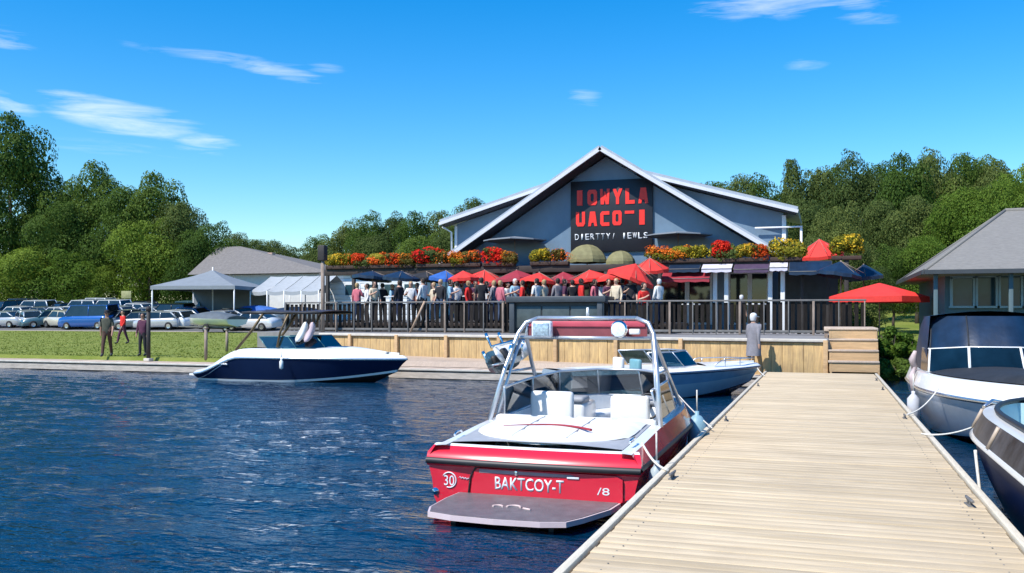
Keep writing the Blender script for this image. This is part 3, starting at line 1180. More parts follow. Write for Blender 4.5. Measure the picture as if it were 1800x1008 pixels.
for i, (px, Y, sz, lf, lab) in enumerate([
        (1566, 30.9, (1.0, 0.7, 1.75), leaf_c, 'bright green bush right beside the timber steps'),
        (1596, 30.9, (1.0, 0.7, 1.45), leaf_c, 'lower green bush at the water edge next to the steps'),
        (1625, 32.0, (0.9, 0.9, 0.9), leaf_a, 'small dark bush behind the white boat bow'),
        (1560, 33.5, (1.3, 0.9, 1.2), leaf_a, 'dark bush on the bank behind the bright bush'),
        (1690, 30.6, (1.2, 0.7, 1.2), leaf_d, 'yellow-flecked shrub under the left window of the grey-roofed house'),
        (1735, 30.4, (1.3, 0.7, 1.5), leaf_c, 'leafy shrub under the middle window of the grey-roofed house'),
        (1785, 30.2, (1.3, 0.7, 1.5), leaf_c, 'leafy shrub at the right edge before the grey-roofed house'),
        (1556, 30.3, (0.9, 0.6, 0.8), leaf_a, 'low dark shrub at the waterline against the steps'),
        (1585, 30.2, (0.9, 0.6, 0.8), leaf_a, 'low dark shrub at the waterline below the bright bushes'),
        (1615, 30.2, (0.9, 0.6, 0.8), leaf_a, 'low dark shrub at the waterline left of the covered boat'),
        (1520, 42, (1.6, 1.4, 2.6), leaf_b, 'tall shrub behind the right end of the terrace')]):
    x = x_at(px, Y)
    bush('green_bush', lab, (x, Y, max(0.0, ground_z(x, Y))), sz, lf, 100 + i, 3000, 'bushes on the right bank')


# ================================================================== MAIN BUILDING
CX = -9.45
bld = thing('waterside_restaurant', 'slate blue gabled waterside building with white barge boards and black sign', 'building', (CX, 41.0, TZ))


def L(x, y, z):      # world height and depth to building-local
    return (x, y - 41.0, z - TZ)


q = MB()
HW = 7.75
front = [L(-HW, 41.7, TZ - .3), L(HW, 41.7, TZ - .3), L(HW, 41.7, 6.50), L(0, 41.7, 8.72), L(-HW, 41.7, 6.50)]
q.slab([front[0], front[1], front[2], front[3], front[4]], 0.2)
q.slab([L(-HW, 41.9, TZ - .3), L(-HW, 41.9, 6.5), L(-HW, 46.8, 6.5), L(-HW, 46.8, TZ - .3)], 0.2)
q.slab([L(HW, 41.9, TZ - .3), L(HW, 46.8, TZ - .3), L(HW, 46.8, 6.5), L(HW, 41.9, 6.5)], 0.2)
q.slab([L(HW, 47.0, TZ - .3), L(-HW, 47.0, TZ - .3), L(-HW, 47.0, 6.50), L(0, 47.0, 8.72), L(HW, 47.0, 6.50)], 0.2)
obj('wall', q, wall_blue, bld)
# steep front gable wall
q = MB()
q.slab([L(-7.25, 40.7, TZ - .3), L(7.25, 40.7, TZ - .3), L(7.25, 40.7, 4.62), L(0, 40.7, 9.24), L(-7.25, 40.7, 4.62)], 0.25)
obj('gable_wall', q, wall_blue, bld)
for s_ in (-1, 1):
    q = MB()
    a, b = (0, 8.95), (s_ * 8.35, 6.55)
    q.slab([L(a[0], 41.0, a[1]), L(b[0], 41.0, b[1]), L(b[0], 48.0, b[1]), L(a[0], 48.0, a[1])], 0.14 * -s_)
    rf = obj('roof', q, [roof_metal], bld)
    for k in range(12):     # standing seams
        y0 = 41.3 + k * 0.58
        qs = MB()
        qs.tube([L(a[0] + s_ * .1, y0, a[1] + 0.0), L(b[0], y0, b[1] + 0.02)], 0.03, 5)
        obj('seam', qs, roof_metal, rf)
    q = MB()
    d_ = Vector((b[0] - a[0], 0, b[1] - a[1]))
    ln = d_.length
    an = math.atan2(-d_.z, d_.x)
    mid = ((a[0] + b[0]) / 2, 40.96, (a[1] + b[1]) / 2 - 0.06)
    q.box(L(*mid), (ln + 0.08, 0.06, 0.14), ry=an)
    obj('barge_board', q, barge_m, bld)
    q = MB()
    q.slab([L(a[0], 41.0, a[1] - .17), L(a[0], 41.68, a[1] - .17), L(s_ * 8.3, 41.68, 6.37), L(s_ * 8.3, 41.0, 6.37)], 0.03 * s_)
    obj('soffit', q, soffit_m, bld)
    # steep front gable roof
    a, b = (0, 9.48), (s_ * 7.75, 4.55)
    q = MB()
    q.slab([L(a[0], 39.65, a[1]), L(b[0], 39.65, b[1]), L(b[0], 41.65, b[1]), L(a[0], 46.0, a[1])], 0.13 * -s_)
    obj('gable_roof', q, roof_metal, bld)
    d_ = Vector((b[0] - a[0], 0, b[1] - a[1]))
    ln = d_.length
    an = math.atan2(-d_.z, d_.x)
    q = MB()
    q.box(L((a[0] + b[0]) / 2, 39.60, (a[1] + b[1]) / 2 - 0.05), (ln + 0.10, 0.07, 0.16), ry=an)
    obj('barge_board', q, barge_m, bld)
    q = MB()
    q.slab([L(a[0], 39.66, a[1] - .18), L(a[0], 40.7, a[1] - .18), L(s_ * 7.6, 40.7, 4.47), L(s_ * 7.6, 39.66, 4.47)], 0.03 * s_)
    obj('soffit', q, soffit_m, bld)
# corner boards, downpipe, side porch frame
for xx, y_, z0, z1, w_, nm in ((HW + 0.03, 41.66, TZ, 6.4, 0.17, 'corner_board'), (-HW - 0.02, 41.66, TZ, 6.4, 0.12, 'corner_board')):
    q = MB()
    q.bbox(L(xx, y_, (z0 + z1) / 2), (w_, w_, z1 - z0), 0.015)
    obj(nm, q, frame_white, bld)
q = MB()
q.tube([L(-8.3, 41.2, 6.35), L(-7.95, 41.5, 6.1), L(-7.9, 41.52, TZ)], 0.05, 8)
obj('downpipe', q, frame_white, bld)
q = MB()
q.bbox(L(HW + 0.75, 41.5, 3.6), (0.1, 0.1, 4.5), 0.01)
q.bbox(L(HW - 0.2, 41.45, 5.86), (2.0, 0.08, 0.07), 0.01)
obj('side_porch_frame', q, frame_white, bld)
# black sign with red and white lettering
sa = at_y(1003, 320, 40.55)
sb = at_y(1147, 441, 40.55)
sgn = MB()
sw, sh = sb.x - sa.x, sa.z - sb.z
sgn.bbox((0, 0, 0), (sw, 0.07, sh), 0.01)
sign = obj('sign_board', sgn, sign_m, bld, L((sa.x + sb.x) / 2 - CX, 40.60, (sa.z + sb.z) / 2))


def lettering(txt, width, height, mats, parent, loc, bold=0.02, depth=0.012, rot=(R(90), 0, 0), name='lettering'):
    me = text_mesh(txt, 1.0, 0.0, bold)
    co = np.empty(len(me.vertices) * 3)
    me.vertices.foreach_get('co', co)
    co = co.reshape(-1, 3)
    mn, mx = co.min(0), co.max(0)
    ext = np.maximum(mx - mn, 1e-6)
    co[:, 0] = ((co[:, 0] - mn[0]) / ext[0] - 0.5) * width
    co[:, 1] = ((co[:, 1] - mn[1]) / ext[1] - 0.5) * height
    co[:, 2] = 0
    me.vertices.foreach_set('co', co.reshape(-1))
    bm = bmesh.new()
    bm.from_mesh(me)
    r = bmesh.ops.extrude_face_region(bm, geom=bm.faces[:])
    for v in [e for e in r['geom'] if isinstance(e, bmesh.types.BMVert)]:
        v.co.z += depth
    bmesh.ops.recalc_face_normals(bm, faces=bm.faces)
    bm.to_mesh(me)
    bm.free()
    me.materials.clear()
    o = obj(name, me, mats, parent, loc)
    o.rotation_euler = rot
    return o



GLYPH = {
    'I': [(.1, 0), (.9, 0), (.9, 1), (.1, 1)],
    'A': [(0, 0), (.30, 0), (.38, .24), (.62, .24), (.70, 0), (1, 0), (.78, 1), (.22, 1)],
    'W': [(.08, 0), (.40, 0), (.5, .34), (.60, 0), (.92, 0), (1, 1), (.72, 1), (.69, .42), (.57, .82), (.43, .82), (.31, .42), (.28, 1), (0, 1)],
    'Y': [(.34, 0), (.66, 0), (.66, .42), (1, 1), (.68, 1), (.5, .72), (.32, 1), (0, 1), (.34, .42)],
    'L': [(0, 0), (.95, 0), (.95, .24), (.38, .24), (.38, 1), (0, 1)],
    'U': [(.18, 0), (.82, 0), (1, .18), (1, 1), (.66, 1), (.66, .26), (.34, .26), (.34, 1), (0, 1), (0, .18)],
    'C': [(.18, 0), (1, 0), (1, .24), (.36, .24), (.36, .76), (1, .76), (1, 1), (.18, 1), (0, .84), (0, .16)],
    '-': [(0, .78), (1, .78), (1, .98), (0, .98)]}
OUT_O = [(.16, 0), (.84, 0), (1, .14), (1, .86), (.84, 1), (.16, 1), (0, .86), (0, .14)]
IN_O = [(.40, .24), (.60, .24), (.66, .32), (.66, .68), (.60, .76), (.40, .76), (.34, .68), (.34, .32)]


def block_row(chars, cw, chh, pitch, z, m, x0):
    """heavy block letters, each a raised plate of its own"""
    for k, ch in enumerate(chars):
        w_ = cw * (0.72 if ch == 'I' else 1.0)
        dz = random.uniform(-.02, .02) * chh

        def G(p, y):
            return (x0 + k * pitch + (p[0] - .5) * w_, y, z + dz + (p[1] - .5) * chh)
        q = MB()
        if ch == 'O':
            q.grid([[G(p, y) for p in ring] for ring, y in ((IN_O, -0.034), (IN_O, -0.062), (OUT_O, -0.062), (OUT_O, -0.034))], smooth=False, closed=True)
        else:
            g_ = GLYPH[ch]
            n = len(g_)
            q.add([G(p, -0.062) for p in g_] + [G(p, -0.034) for p in g_], [tuple(range(n))] + [(i_, i_ + n, (i_ + 1) % n + n, (i_ + 1) % n) for i_ in range(n)])
        obj('letter', q, m, sign)


def letter_row(chars, cw, chh, pitch, z, m, bold, x0):
    for k, ch in enumerate(chars):
        if ch != ' ':
            w_ = cw * (0.4 if ch in 'I/' else 1.0)
            lettering(ch, w_, chh, m, sign, (x0 + k * pitch, -0.036, z + random.uniform(-.02, .02) * chh), bold, 0.02, name='letter')


block_row('IOWYLA', sw * 0.118, sh * 0.215, sw * 0.155, sh * 0.265, sign_red, -sw * 0.385)
block_row('UACO-I', sw * 0.112, sh * 0.205, sw * 0.150, -sh * 0.035, sign_red, -sw * 0.375)
letter_row('DIERTTY/ IEWLS', sw * 0.05, sh * 0.085, sw * 0.0645, -sh * 0.285, sign_white, 0.008, -sw * 0.42)
# ground floor windows and doors under the veranda
for (pa, pb) in ((1158, 1206), (1210, 1250), (1282, 1316), (1320, 1350), (640, 700), (960, 1010), (1020, 1065), (870, 930)):
    xa, xb = x_at(pa, 40.65) - CX, x_at(pb, 40.65) - CX
    if xa < -7.2:
        continue
    wf = MB()
    zc = 2.75
    hh = 2.3
    for sx in (xa, xb):
        wf.box(L(sx, 40.66, zc), (0.09, 0.10, hh))
    wf.box(L((xa + xb) / 2, 40.66, zc + hh / 2 - .045), (xb - xa - .09, 0.10, 0.09))
    wf.box(L((xa + xb) / 2, 40.66, zc - hh / 2 + .045), (xb - xa - .09, 0.10, 0.09))
    win = obj('window', wf, frame_white, bld)
    q = MB()
    q.box(L((xa + xb) / 2, 40.685, zc), (xb - xa - .08, 0.02, hh - .16))
    obj('pane', q, dark_glass, win)

# ------------------------------------------------------------------ veranda and pergola
VX0, VX1 = x_at(572, 38), x_at(1462, 38)
VZ = 4.18
ver = thing('veranda', 'dark timber veranda and pergola carrying the flower boxes', 'veranda', (0, 38, TZ))
dark_beam = mat('dark_brown_beam', (0.035, 0.024, 0.02), 0.7, var=0.3, scale=3)


def V(x, y, z):
    return (x, y - 38.0, z - TZ)


q = MB()
q.bbox(V((VX0 + VX1) / 2, 38, VZ - 0.15), (VX1 - VX0, 0.16, 0.30), 0.015)
obj('front_beam', q, dark_beam, ver)
q = MB()
q.bbox(V((VX0 + VX1) / 2, 40.5, VZ - 0.17), (VX1 - VX0, 0.14, 0.26), 0.015)
obj('back_beam', q, dark_beam, ver)
xr0 = x_at(800, 38)
q = MB()
q.box(V((xr0 + VX1) / 2, 39.26, VZ - 0.10), (VX1 - xr0 - 0.04, 2.32, 0.1))
obj('roof_deck', q, dark_beam, ver)
x = VX0 + 0.3
while x < xr0 - 0.2:
    q = MB()
    q.box(V(x, 39.25, VZ - 0.1), (0.07, 2.34, 0.14))
    obj('rafter', q, dark_beam, ver)
    x += 0.6
for px_ in (576, 622, 660, 760, 850, 940, 1065, 1160):
    q = MB()
    q.bbox(V(x_at(px_, 38), 38.0, (TZ + VZ - .3) / 2), (0.15, 0.15, VZ - .3 - TZ), 0.015)
    obj('post', q, dark_post, ver)
for px_ in (1257, 1277, 1354, 1376):
    q = MB()
    q.bbox(V(x_at(px_, 38), 38.0, (TZ + VZ - .3) / 2), (0.17, 0.17, VZ - .3 - TZ), 0.015)
    obj('post', q, frame_white, ver)
for px_ in (1410, 1455):
    q = MB()
    q.bbox(V(x_at(px_, 38), 38.0, (TZ + VZ - .3) / 2), (0.13, 0.13, VZ - .3 - TZ), 0.015)
    obj('post', q, dark_post, ver)
q = MB()   # dark service wall behind the right-hand bays
q.box(V(x_at(1420, 40.5), 40.5, 2.6), (2.4, 0.1, 2.5))
obj('back_wall', q, mat('dark_wall_panel', (0.03, 0.036, 0.045), 0.5, var=0.3, scale=2), ver)


def awning(pa, pb, Y, ztop, zlow, depth, m, label):
    xa, xb = x_at(pa, Y), x_at(pb, Y)
    t = thing('awning', label, 'awning', ((xa + xb) / 2, Y, zlow), 0, 'awnings on the veranda front')
    w2 = (xb - xa) / 2
    q = MB()
    n = max(6, int((xb - xa) / 0.25))
    top, low, val = [], [], []
    for i in range(n + 1):
        x = -w2 + 2 * w2 * i / n
        sag = 0.02 * math.sin(i * 2.1)
        top.append((x, 0, ztop - zlow))
        low.append((x, -depth, 0.02 + sag))
        val.append((x, -depth - 0.01, -0.12 - 0.03 * (i % 2)))
    q.grid([top, low, val], smooth=False)
    obj('canopy', q, m, t)
    q = MB()
    for x in (-w2, w2):
        q.tube([(x, 0, ztop - zlow - .02), (x, -depth, 0.0)], 0.018, 6)
    q.tube([(-w2, -depth, 0.0), (w2, -depth, 0.0)], 0.018, 6)
    obj('frame', q, rail_m, t)


stripe_w = mat('lilac_white_canvas', (0.58, 0.55, 0.64), 0.8, var=0.1)
purple_m = mat('dusk_purple_canvas', (0.06, 0.035, 0.075), 0.75, var=0.2)
awning(1166, 1250, 37.9, 3.78, 3.50, 0.6, maroon_cloth, 'maroon awning left of the paired white columns')
awning(1178, 1232, 37.88, 4.10, 3.90, 0.5, navy_cloth, 'narrow navy awning above the maroon awning')
awning(1236, 1288, 37.88, 4.10, 3.88, 0.55, stripe_w, 'lilac white awning above the paired white columns')
awning(1292, 1352, 37.88, 4.08, 3.84, 0.6, purple_m, 'dark purple awning between white awnings on the veranda')
awning(1354, 1385, 37.88, 4.12, 3.90, 0.5, stripe_w, 'short lilac white awning over the rightmost white column')
awning(1388, 1462, 37.88, 4.14, 3.72, 0.7, navy_cloth, 'wide navy awning at the right end of the veranda')


# ------------------------------------------------------------------ parasols
def parasol(px, ytop, yeave, Y, wpx, m, label, base, sides=8, tilt=0.0, dome=False, cat='parasol', val=0.13):
    top = at_y(px, ytop, Y)
    eave = at_y(px, yeave, Y)
    d = Y / cam_ray(px, HOR).y
    r = wpx / F * d / 2
    t = thing('parasol', label, cat, (top.x, Y, base), random.uniform(0, 0.6), 'parasols on and around the terrace')
    zt, ze = top.z - base, eave.z - base
    q = MB()
    rows = []
    prof = [(0.02, 0), (0.25, 0.22), (0.5, 0.47), (0.75, 0.73), (1.0, 1.0)] if not dome else [(0.02, 0), (0.3, 0.06), (0.55, 0.20), (0.78, 0.47), (0.93, 0.75), (1.0, 1.0)]
    n = sides * 2
    for (rr, k) in prof:
        row = []
        for i in range(n):
            a = 2 * math.pi * i / n
            sag = 0.955 if i % 2 else 1.0
            droop = 0.0 if i % 2 == 0 else -0.02 * rr
            row.append((r * rr * sag * math.cos(a), r * rr * sag * math.sin(a), zt + (ze - zt) * k + droop))
        rows.append(row)
    last = rows[-1]
    rows.append([(p[0] * 1.005, p[1] * 1.005, p[2] - val) for p in last])
    q.grid(rows, smooth=False, closed=True)
    c = obj('canopy', q, m, t)
    if not tilt and sides == 8 and not dome:
        c.rotation_euler = (random.uniform(-.16, .16), random.uniform(-.16, .16), 0)
        c.location = (-zt * math.sin(c.rotation_euler[1]), zt * math.sin(c.rotation_euler[0]), 0)
    if tilt:
        c.rotation_euler = (0, tilt, 0)
        c.location = (-zt * math.sin(tilt), 0, zt * (1 - math.cos(tilt)))
    q = MB()
    q.tube([(0, 0, 0), (0, 0, zt)], 0.025, 8)
    obj('pole', q, post_m, t)
    q = MB()
    for i in range(sides):
        a = 2 * math.pi * i / sides
        q.tube([(0, 0, zt - 0.03), (r * 0.97 * math.cos(a), r * 0.97 * math.sin(a), ze - 0.02)], 0.01, 5)
    obj('ribs', q, post_m, t)
    q = MB()
    q.bbox((0, 0, 0.04), (0.5, 0.5, 0.08), 0.02)
    obj('base', q, rail_m, t)
    return t


parasol(1546, 498, 522, 36, 178, red_cloth, 'large bright red parasol right of the timber steps', ground_z(1.95, 36), sides=4, val=0.2)
parasol(1440, 420, 446, 39.5, 82, red_cloth, 'red parasol on the veranda roof below the right trees', VZ - 0.05)
parasol(1118, 464, 490, 34.2, 84, red_cloth, 'tilted red parasol above the person in red', TZ, tilt=0.35)
parasol(1142, 452, 472, 36.6, 64, red_cloth, 'small red parasol just behind the tilted red parasol', TZ)
parasol(908, 474, 496, 36.5, 100, maroon_cloth, 'dark red parasol behind the left end of the bar kiosk', TZ)
parasol(852, 474, 491, 37, 78, red_cloth, 'crimson parasol left of the dark red parasol', TZ)
parasol(948, 478, 494, 35, 66, red_cloth, 'small crimson parasol above the bar kiosk', TZ)
parasol(1036, 474, 490, 36.2, 74, red_cloth, 'red parasol over the right half of the bar kiosk', TZ)
parasol(814, 476, 490, 35.4, 58, red_cloth, 'small red parasol beside the blue parasol', TZ)
parasol(655, 476, 487, 36.5, 70, navy_cloth, 'leftmost dark navy parasol on the terrace', TZ)
parasol(706, 476, 487, 35.6, 66, navy_cloth, 'second dark navy parasol from the left on the terrace', TZ)
parasol(750, 477, 488, 37, 58, black_cloth, 'black parasol between the navy and blue parasols', TZ)
parasol(784, 475, 489, 36, 56, blue_cloth, 'bright blue parasol on the left half of the terrace', TZ)
parasol(990, 478, 492, 37, 60, maroon_cloth, 'dark red parasol left of the red kiosk parasol', TZ)
parasol(1076, 476, 491, 35.6, 62, red_cloth, 'red parasol between kiosk and tilted red parasol', TZ)
parasol(1032, 430, 457, 39.2, 72, olive_cloth, 'larger olive dome parasol below the black sign', VZ - 0.05, dome=True)
parasol(1091, 441, 460, 39.0, 52, olive_cloth, 'smaller olive dome parasol under the sign corner', VZ - 0.05, dome=True)
parasol(1192, 407, 413, 39.8, 118, grey_cloth, 'flat grey parasol in front of the right gable wall', VZ - 0.05, sides=4, val=0.05)
parasol(905, 416, 422, 39.8, 112, grey_cloth, 'flat grey parasol in front of the left gable wall', VZ - 0.05, sides=4, val=0.05)
parasol(1478, 458, 480, 36.4, 78, navy_cloth, 'navy parasol at the right end of the terrace', TZ)
parasol(1518, 464, 486, 39, 60, navy_cloth, 'small navy parasol behind the large red parasol', TZ)


# ------------------------------------------------------------------ flower boxes
def flower_mesh(seed, n, size, bright):
    rng = np.random.default_rng(seed)
    lobes = []
    for i in range(9):
        lobes.append(((rng.uniform(-.30, .30), rng.uniform(-.16, .16), rng.uniform(0.22, 0.56)), rng.uniform(0.16, 0.27)))
    P, Nn = lobed_points(lobes, n, rng)
    return leaf_cloud('foliage' if not bright else 'blossoms', P * 1.0 + (Nn * 0.03 if bright else 0), Nn, size * rng.uniform(0.6, 1.4, len(P)), 0.9, rng=rng)


FOL = [flower_mesh(s, 1800, 0.065, False) for s in (51, 52, 53)]
BLO = [flower_mesh(s, 1700, 0.06, True) for s in (61, 62, 63)]
BLM = [flower_mesh(s, 800, 0.06, True) for s in (67, 68, 69)]
BLS = [flower_mesh(s, 420, 0.055, True) for s in (64, 65, 66)]
for me in FOL:
    me.materials.append(leaf_d)
for me in BLO + BLM + BLS:
    me.materials.append(bloom_red)
boxm = MB()
boxm.bbox((0, 0, 0.08), (0.80, 0.3, 0.16), 0.02)
boxmesh = fixn(boxm.mesh('trough'))
boxmesh.materials.append(mat('terracotta_trough', (0.05, 0.028, 0.02), 0.8, var=0.25))
FLOW = [(590, 40, 'y', 'yellow-green plant box at the left end of the pergola'), (613, 30, 'oy', 'orange-yellow flower box second on the pergola beam'),
        (634, 36, 'r', 'flame red flower box above the second pergola post'), (664, 38, 'o', 'orange and dark flower box above the third pergola post'),
        (692, 32, 'r', 'small red flower box with dark leaves on the pergola'), (714, 34, 'g', 'olive leafed box before the tall red flower box'),
        (752, 46, 'R', 'tall bright red flower box on the pergola'), (780, 34, 'g', 'brown-olive box right of the tall red flower box'),
        (803, 28, 'o', 'small orange box at the left foot of the gable'), (828, 42, 'g', 'wide olive box below the left barge board'),
        (867, 42, 'R', 'square red flower box under the left gable wall'), (893, 30, 'g', 'olive box right of the square red flower box'),
        (951, 42, 'y', 'yellow flower box alone left of the sign'), (985, 36, 'g', 'muted olive box left of the larger dome parasol'),
        (1162, 46, 'o', 'green and orange flower box right of the sign'), (1198, 40, 'o', 'orange flower box under the flat grey parasol'),
        (1232, 42, 'y', 'rounded yellow-green box above the maroon awning'), (1272, 46, 'R', 'scarlet flower box over the paired white columns'),
        (1310, 36, 'y', 'yellow-green box between two scarlet boxes'), (1336, 30, 'r', 'small scarlet box beside the right barge board'),
        (1382, 60, 'Y', 'large round yellow-green shrub box left of the red veranda parasol'), (1488, 56, 'Y', 'yellow-green shrub box right of the red veranda parasol')]
for i, (px_, wpx, kind, lab) in enumerate(FLOW):
    Y = 37.98
    x = x_at(px_, Y)
    d = Y / cam_ray(px_, HOR).y
    s_ = wpx / F * d / 0.9
    zb = VZ if px_ < 1470 else VZ - 0.05
    t = thing('flower_box', lab, 'flower box', (x, Y, VZ), random.uniform(-.05, .05), 'flower boxes on the veranda beam')
    if px_ > 1470:
        q = MB()
        q.bbox((0, 0, (TZ - VZ) / 2), (0.16, 0.16, VZ - TZ), 0.01)
        obj('stand', q, dark_post, t)
    o = obj('trough', boxmesh, None, t)
    o.scale = (s_, 1, 1)
    hz = {'R': 1.22, 'Y': 1.35}.get(kind, 1.0)
    o = obj('foliage', FOL[i % 3], None, t)
    o.scale = (s_ * 1.05, 1.0, hz)
    o.material_slots[0].link = 'OBJECT'
    o.material_slots[0].material = {'r': leaf_b, 'R': leaf_b, 'o': leaf_d, 'oy': leaf_d, 'y': leaf_d, 'Y': leaf_d, 'g': leaf_mat('olive_brown_foliage', (0.06, 0.05, 0.012), (0.22, 0.17, 0.035)) if 'olive_brown_foliage' not in MATS else MATS['olive_brown_foliage']}[kind]
    src = {'r': BLO, 'R': BLO, 'o': BLM, 'oy': BLS, 'y': BLS, 'Y': BLS, 'g': BLS}[kind][i % 3]
    o = obj('blossoms', src, None, t)
    o.scale = (s_ * 1.05, 1.05, hz * 1.02)
    o.material_slots[0].link = 'OBJECT'
    o.material_slots[0].material = {'r': bloom_red, 'R': bloom_red, 'o': bloom_orange, 'oy': bloom_orange, 'y': bloom_yellow, 'Y': bloom_yellow, 'g': bloom_orange}[kind]

# ================================================================== GREY-ROOFED HOUSE ON THE RIGHT
hs = thing('grey_roofed_house', 'low teal-grey house with a broad grey hip roof on the right bank', 'house', (3.0, 31.0, 0))


def Hh(x, y, z):
    return (x - 3.0, y - 31.0, z)


EZ = 3.42
hx0, hx1, hy0, hy1 = 2.95, 22.0, 31.0, 41.8
rx0, rx1, ry_, rz_ = 6.1, 18.0, 36.4, 5.75
q = MB()
e = [Hh(hx0, hy0, EZ), Hh(hx1, hy0, EZ), Hh(hx1, hy1, EZ), Hh(hx0, hy1, EZ)]
r0, r1 = Hh(rx0, ry_, rz_), Hh(rx1, ry_, rz_)
e2 = [(p[0], p[1], p[2] - 0.12) for p in e]
q.add(e + [r0, r1] + e2, [(0, 1, 5, 4), (1, 2, 5), (2, 3, 4, 5), (3, 0, 4), (0, 6, 7, 1), (1, 7, 8, 2), (2, 8, 9, 3), (3, 9, 6, 0), (6, 9, 8, 7)])
hroof = obj('roof', q, shingle, hs)
q = MB()
q.tube([r0, r1], 0.08, 6)
q.tube([e[0], r0], 0.06, 6)
q.tube([e[3], r0], 0.06, 6)
obj('ridge_cap', q, shingle, hroof)
q = MB()
q.box(Hh((hx0 + hx1) / 2, hy0 - 0.04, EZ - 0.05), (hx1 - hx0, 0.07, 0.13))
q.box(Hh(hx0 - 0.04, (hy0 + hy1) / 2, EZ - 0.05), (0.07, hy1 - hy0, 0.13))
obj('gutter', q, mat('dark_gutter', (0.05, 0.055, 0.06), 0.5, var=0.1), hs)
q = MB()
q.box(Hh((hx0 + hx1) / 2 + 0.2, 37.2, 1.75), (hx1 - hx0 - 1.2, 8.6, 3.1))
obj('wall', q, house_wall, hs)
wy = 32.9
for k, (pa, pb, pt, pbm) in enumerate([(1672, 1712, 488, 540), (1716, 1752, 486, 540), (1756, 1796, 484, 540), (1800, 1840, 484, 540)]):
    a = at_y(pa, pt, wy)
    b = at_y(pb, pbm, wy)
    q = MB()
    zc, hh = (a.z + b.z) / 2, a.z - b.z
    xc, ww = (a.x + b.x) / 2, b.x - a.x
    for sx in (a.x, b.x):
        q.box(Hh(sx, wy - 0.04, zc), (0.08, 0.12, hh))
    q.box(Hh(xc, wy - 0.04, a.z), (ww + .08, 0.12, 0.08))
    q.box(Hh(xc, wy - 0.06, b.z), (ww + .14, 0.16, 0.07))
    wn_ = obj('window', q, mat('teal_frame', (0.28, 0.36, 0.38), 0.5, var=0.1), hs)
    q = MB()
    q.box(Hh(xc, wy - 0.01, zc), (ww - .08, 0.03, hh - .08))
    obj('pane', q, blue_glass, wn_)
for x in (3.3, 5.4):
    q = MB()
    q.bbox(Hh(x, 31.3, 1.8), (0.12, 0.12, 3.0), 0.01)
    obj('porch_post', q, house_wall, hs)
# low stone bank wall and planter before the house
bw = thing('bank_wall', 'low brown timber bank wall between red parasol and covered boat', 'wall', (0, 0, 0))
for k in range(3):
    q = MB()
    q.bbox((4.1, 31.05 + 0.02 * k, 0.35 + k * 0.26), (5.4, 0.16, 0.25), 0.02)
    obj('sleeper', q, mat('brown_sleeper', (0.17, 0.12, 0.08), 0.85, var=0.3, scale=3, bump=0.3, rand=0.15), bw)

# ================================================================== FAR LEFT BUILDINGS AND TENTS
fh = thing('brown_roofed_house', 'long low house with a brown-grey roof behind the white marquee', 'house', (0, 0, 0))
a = at_y(378, 434, 84)
b = at_y(418, 434, 84)
c1 = at_y(562, 482, 82)
c0 = at_y(362, 482, 82)
q = MB()
zr, ze = a.z, c1.z
pts = [(c0.x, 79, ze), (c1.x + 3, 79, ze), (c1.x + 3, 90, ze), (c0.x, 90, ze), (a.x, 84.5, zr), (b.x, 84.5, zr)]
q.add(pts, [(0, 1, 5, 4), (1, 2, 5), (2, 3, 4, 5), (3, 0, 4), (0, 3, 2, 1)])
obj('roof', q, brown_roof, fh)
q = MB()
q.box(((c0.x + c1.x + 3) / 2, 84.5, (ze + 2.0) / 2), (c1.x + 3 - c0.x - 1.6, 9.4, ze - 2.1))
obj('wall', q, cream, fh)
q = MB()
ch = at_y(477, 448, 84)
q.bbox((ch.x, 84, ch.z - 0.9), (0.6, 0.6, 2.2), 0.04)
obj('chimney', q, mat('chimney_brick', (0.36, 0.25, 0.2), 0.9, var=0.2), fh)


def marquee(px, ytop, yeave, Y, wpx, m, label):
    top = at_y(px, ytop, Y)
    ev = at_y(px, yeave, Y)
    d = Y / cam_ray(px, HOR).y
    h = wpx / F * d / 2
    gz = ground_z(top.x, Y)
    t = thing('marquee_tent', label, 'tent', (top.x, Y, gz), TH * 0.6, 'marquee tents by the car park')
    zt, ze = top.z - gz, ev.z - gz
    q = MB()
    rows = []
    for k in (0.03, 0.15, 0.35, 0.6, 0.8, 1.0):
        sag = zt + (ze - zt) * (k ** 0.8)
        row = []
        for (ax, ay) in ((-1, -1), (0, -1), (1, -1), (1, 0), (1, 1), (0, 1), (-1, 1), (-1, 0)):
            row.append((ax * h * k, ay * h * k, sag))
        rows.append(row)
    rows.append([(p[0] * 1.003, p[1] * 1.003, p[2] - 0.3) for p in rows[-1]])
    q.grid(rows, smooth=False, closed=True)
    obj('roof', q, m, t)
    for ax in (-1, 1):
        for ay in (-1, 1):
            q = MB()
            q.tube([(ax * h * .97, ay * h * .97, 0), (ax * h * .97, ay * h * .97, ze)], 0.06, 6)
            obj('pole', q, frame_white, t)
    q = MB()
    q.tube([(0, 0, 0), (0, 0, zt + 0.2)], 0.06, 6)
    obj('centre_pole', q, frame_white, t)
    q = MB()
    q.box((0, h * 0.95, ze * 0.5), (h * 1.9, 0.03, ze * 0.96))
    obj('back_wall', q, grey_cloth, t)
    return t


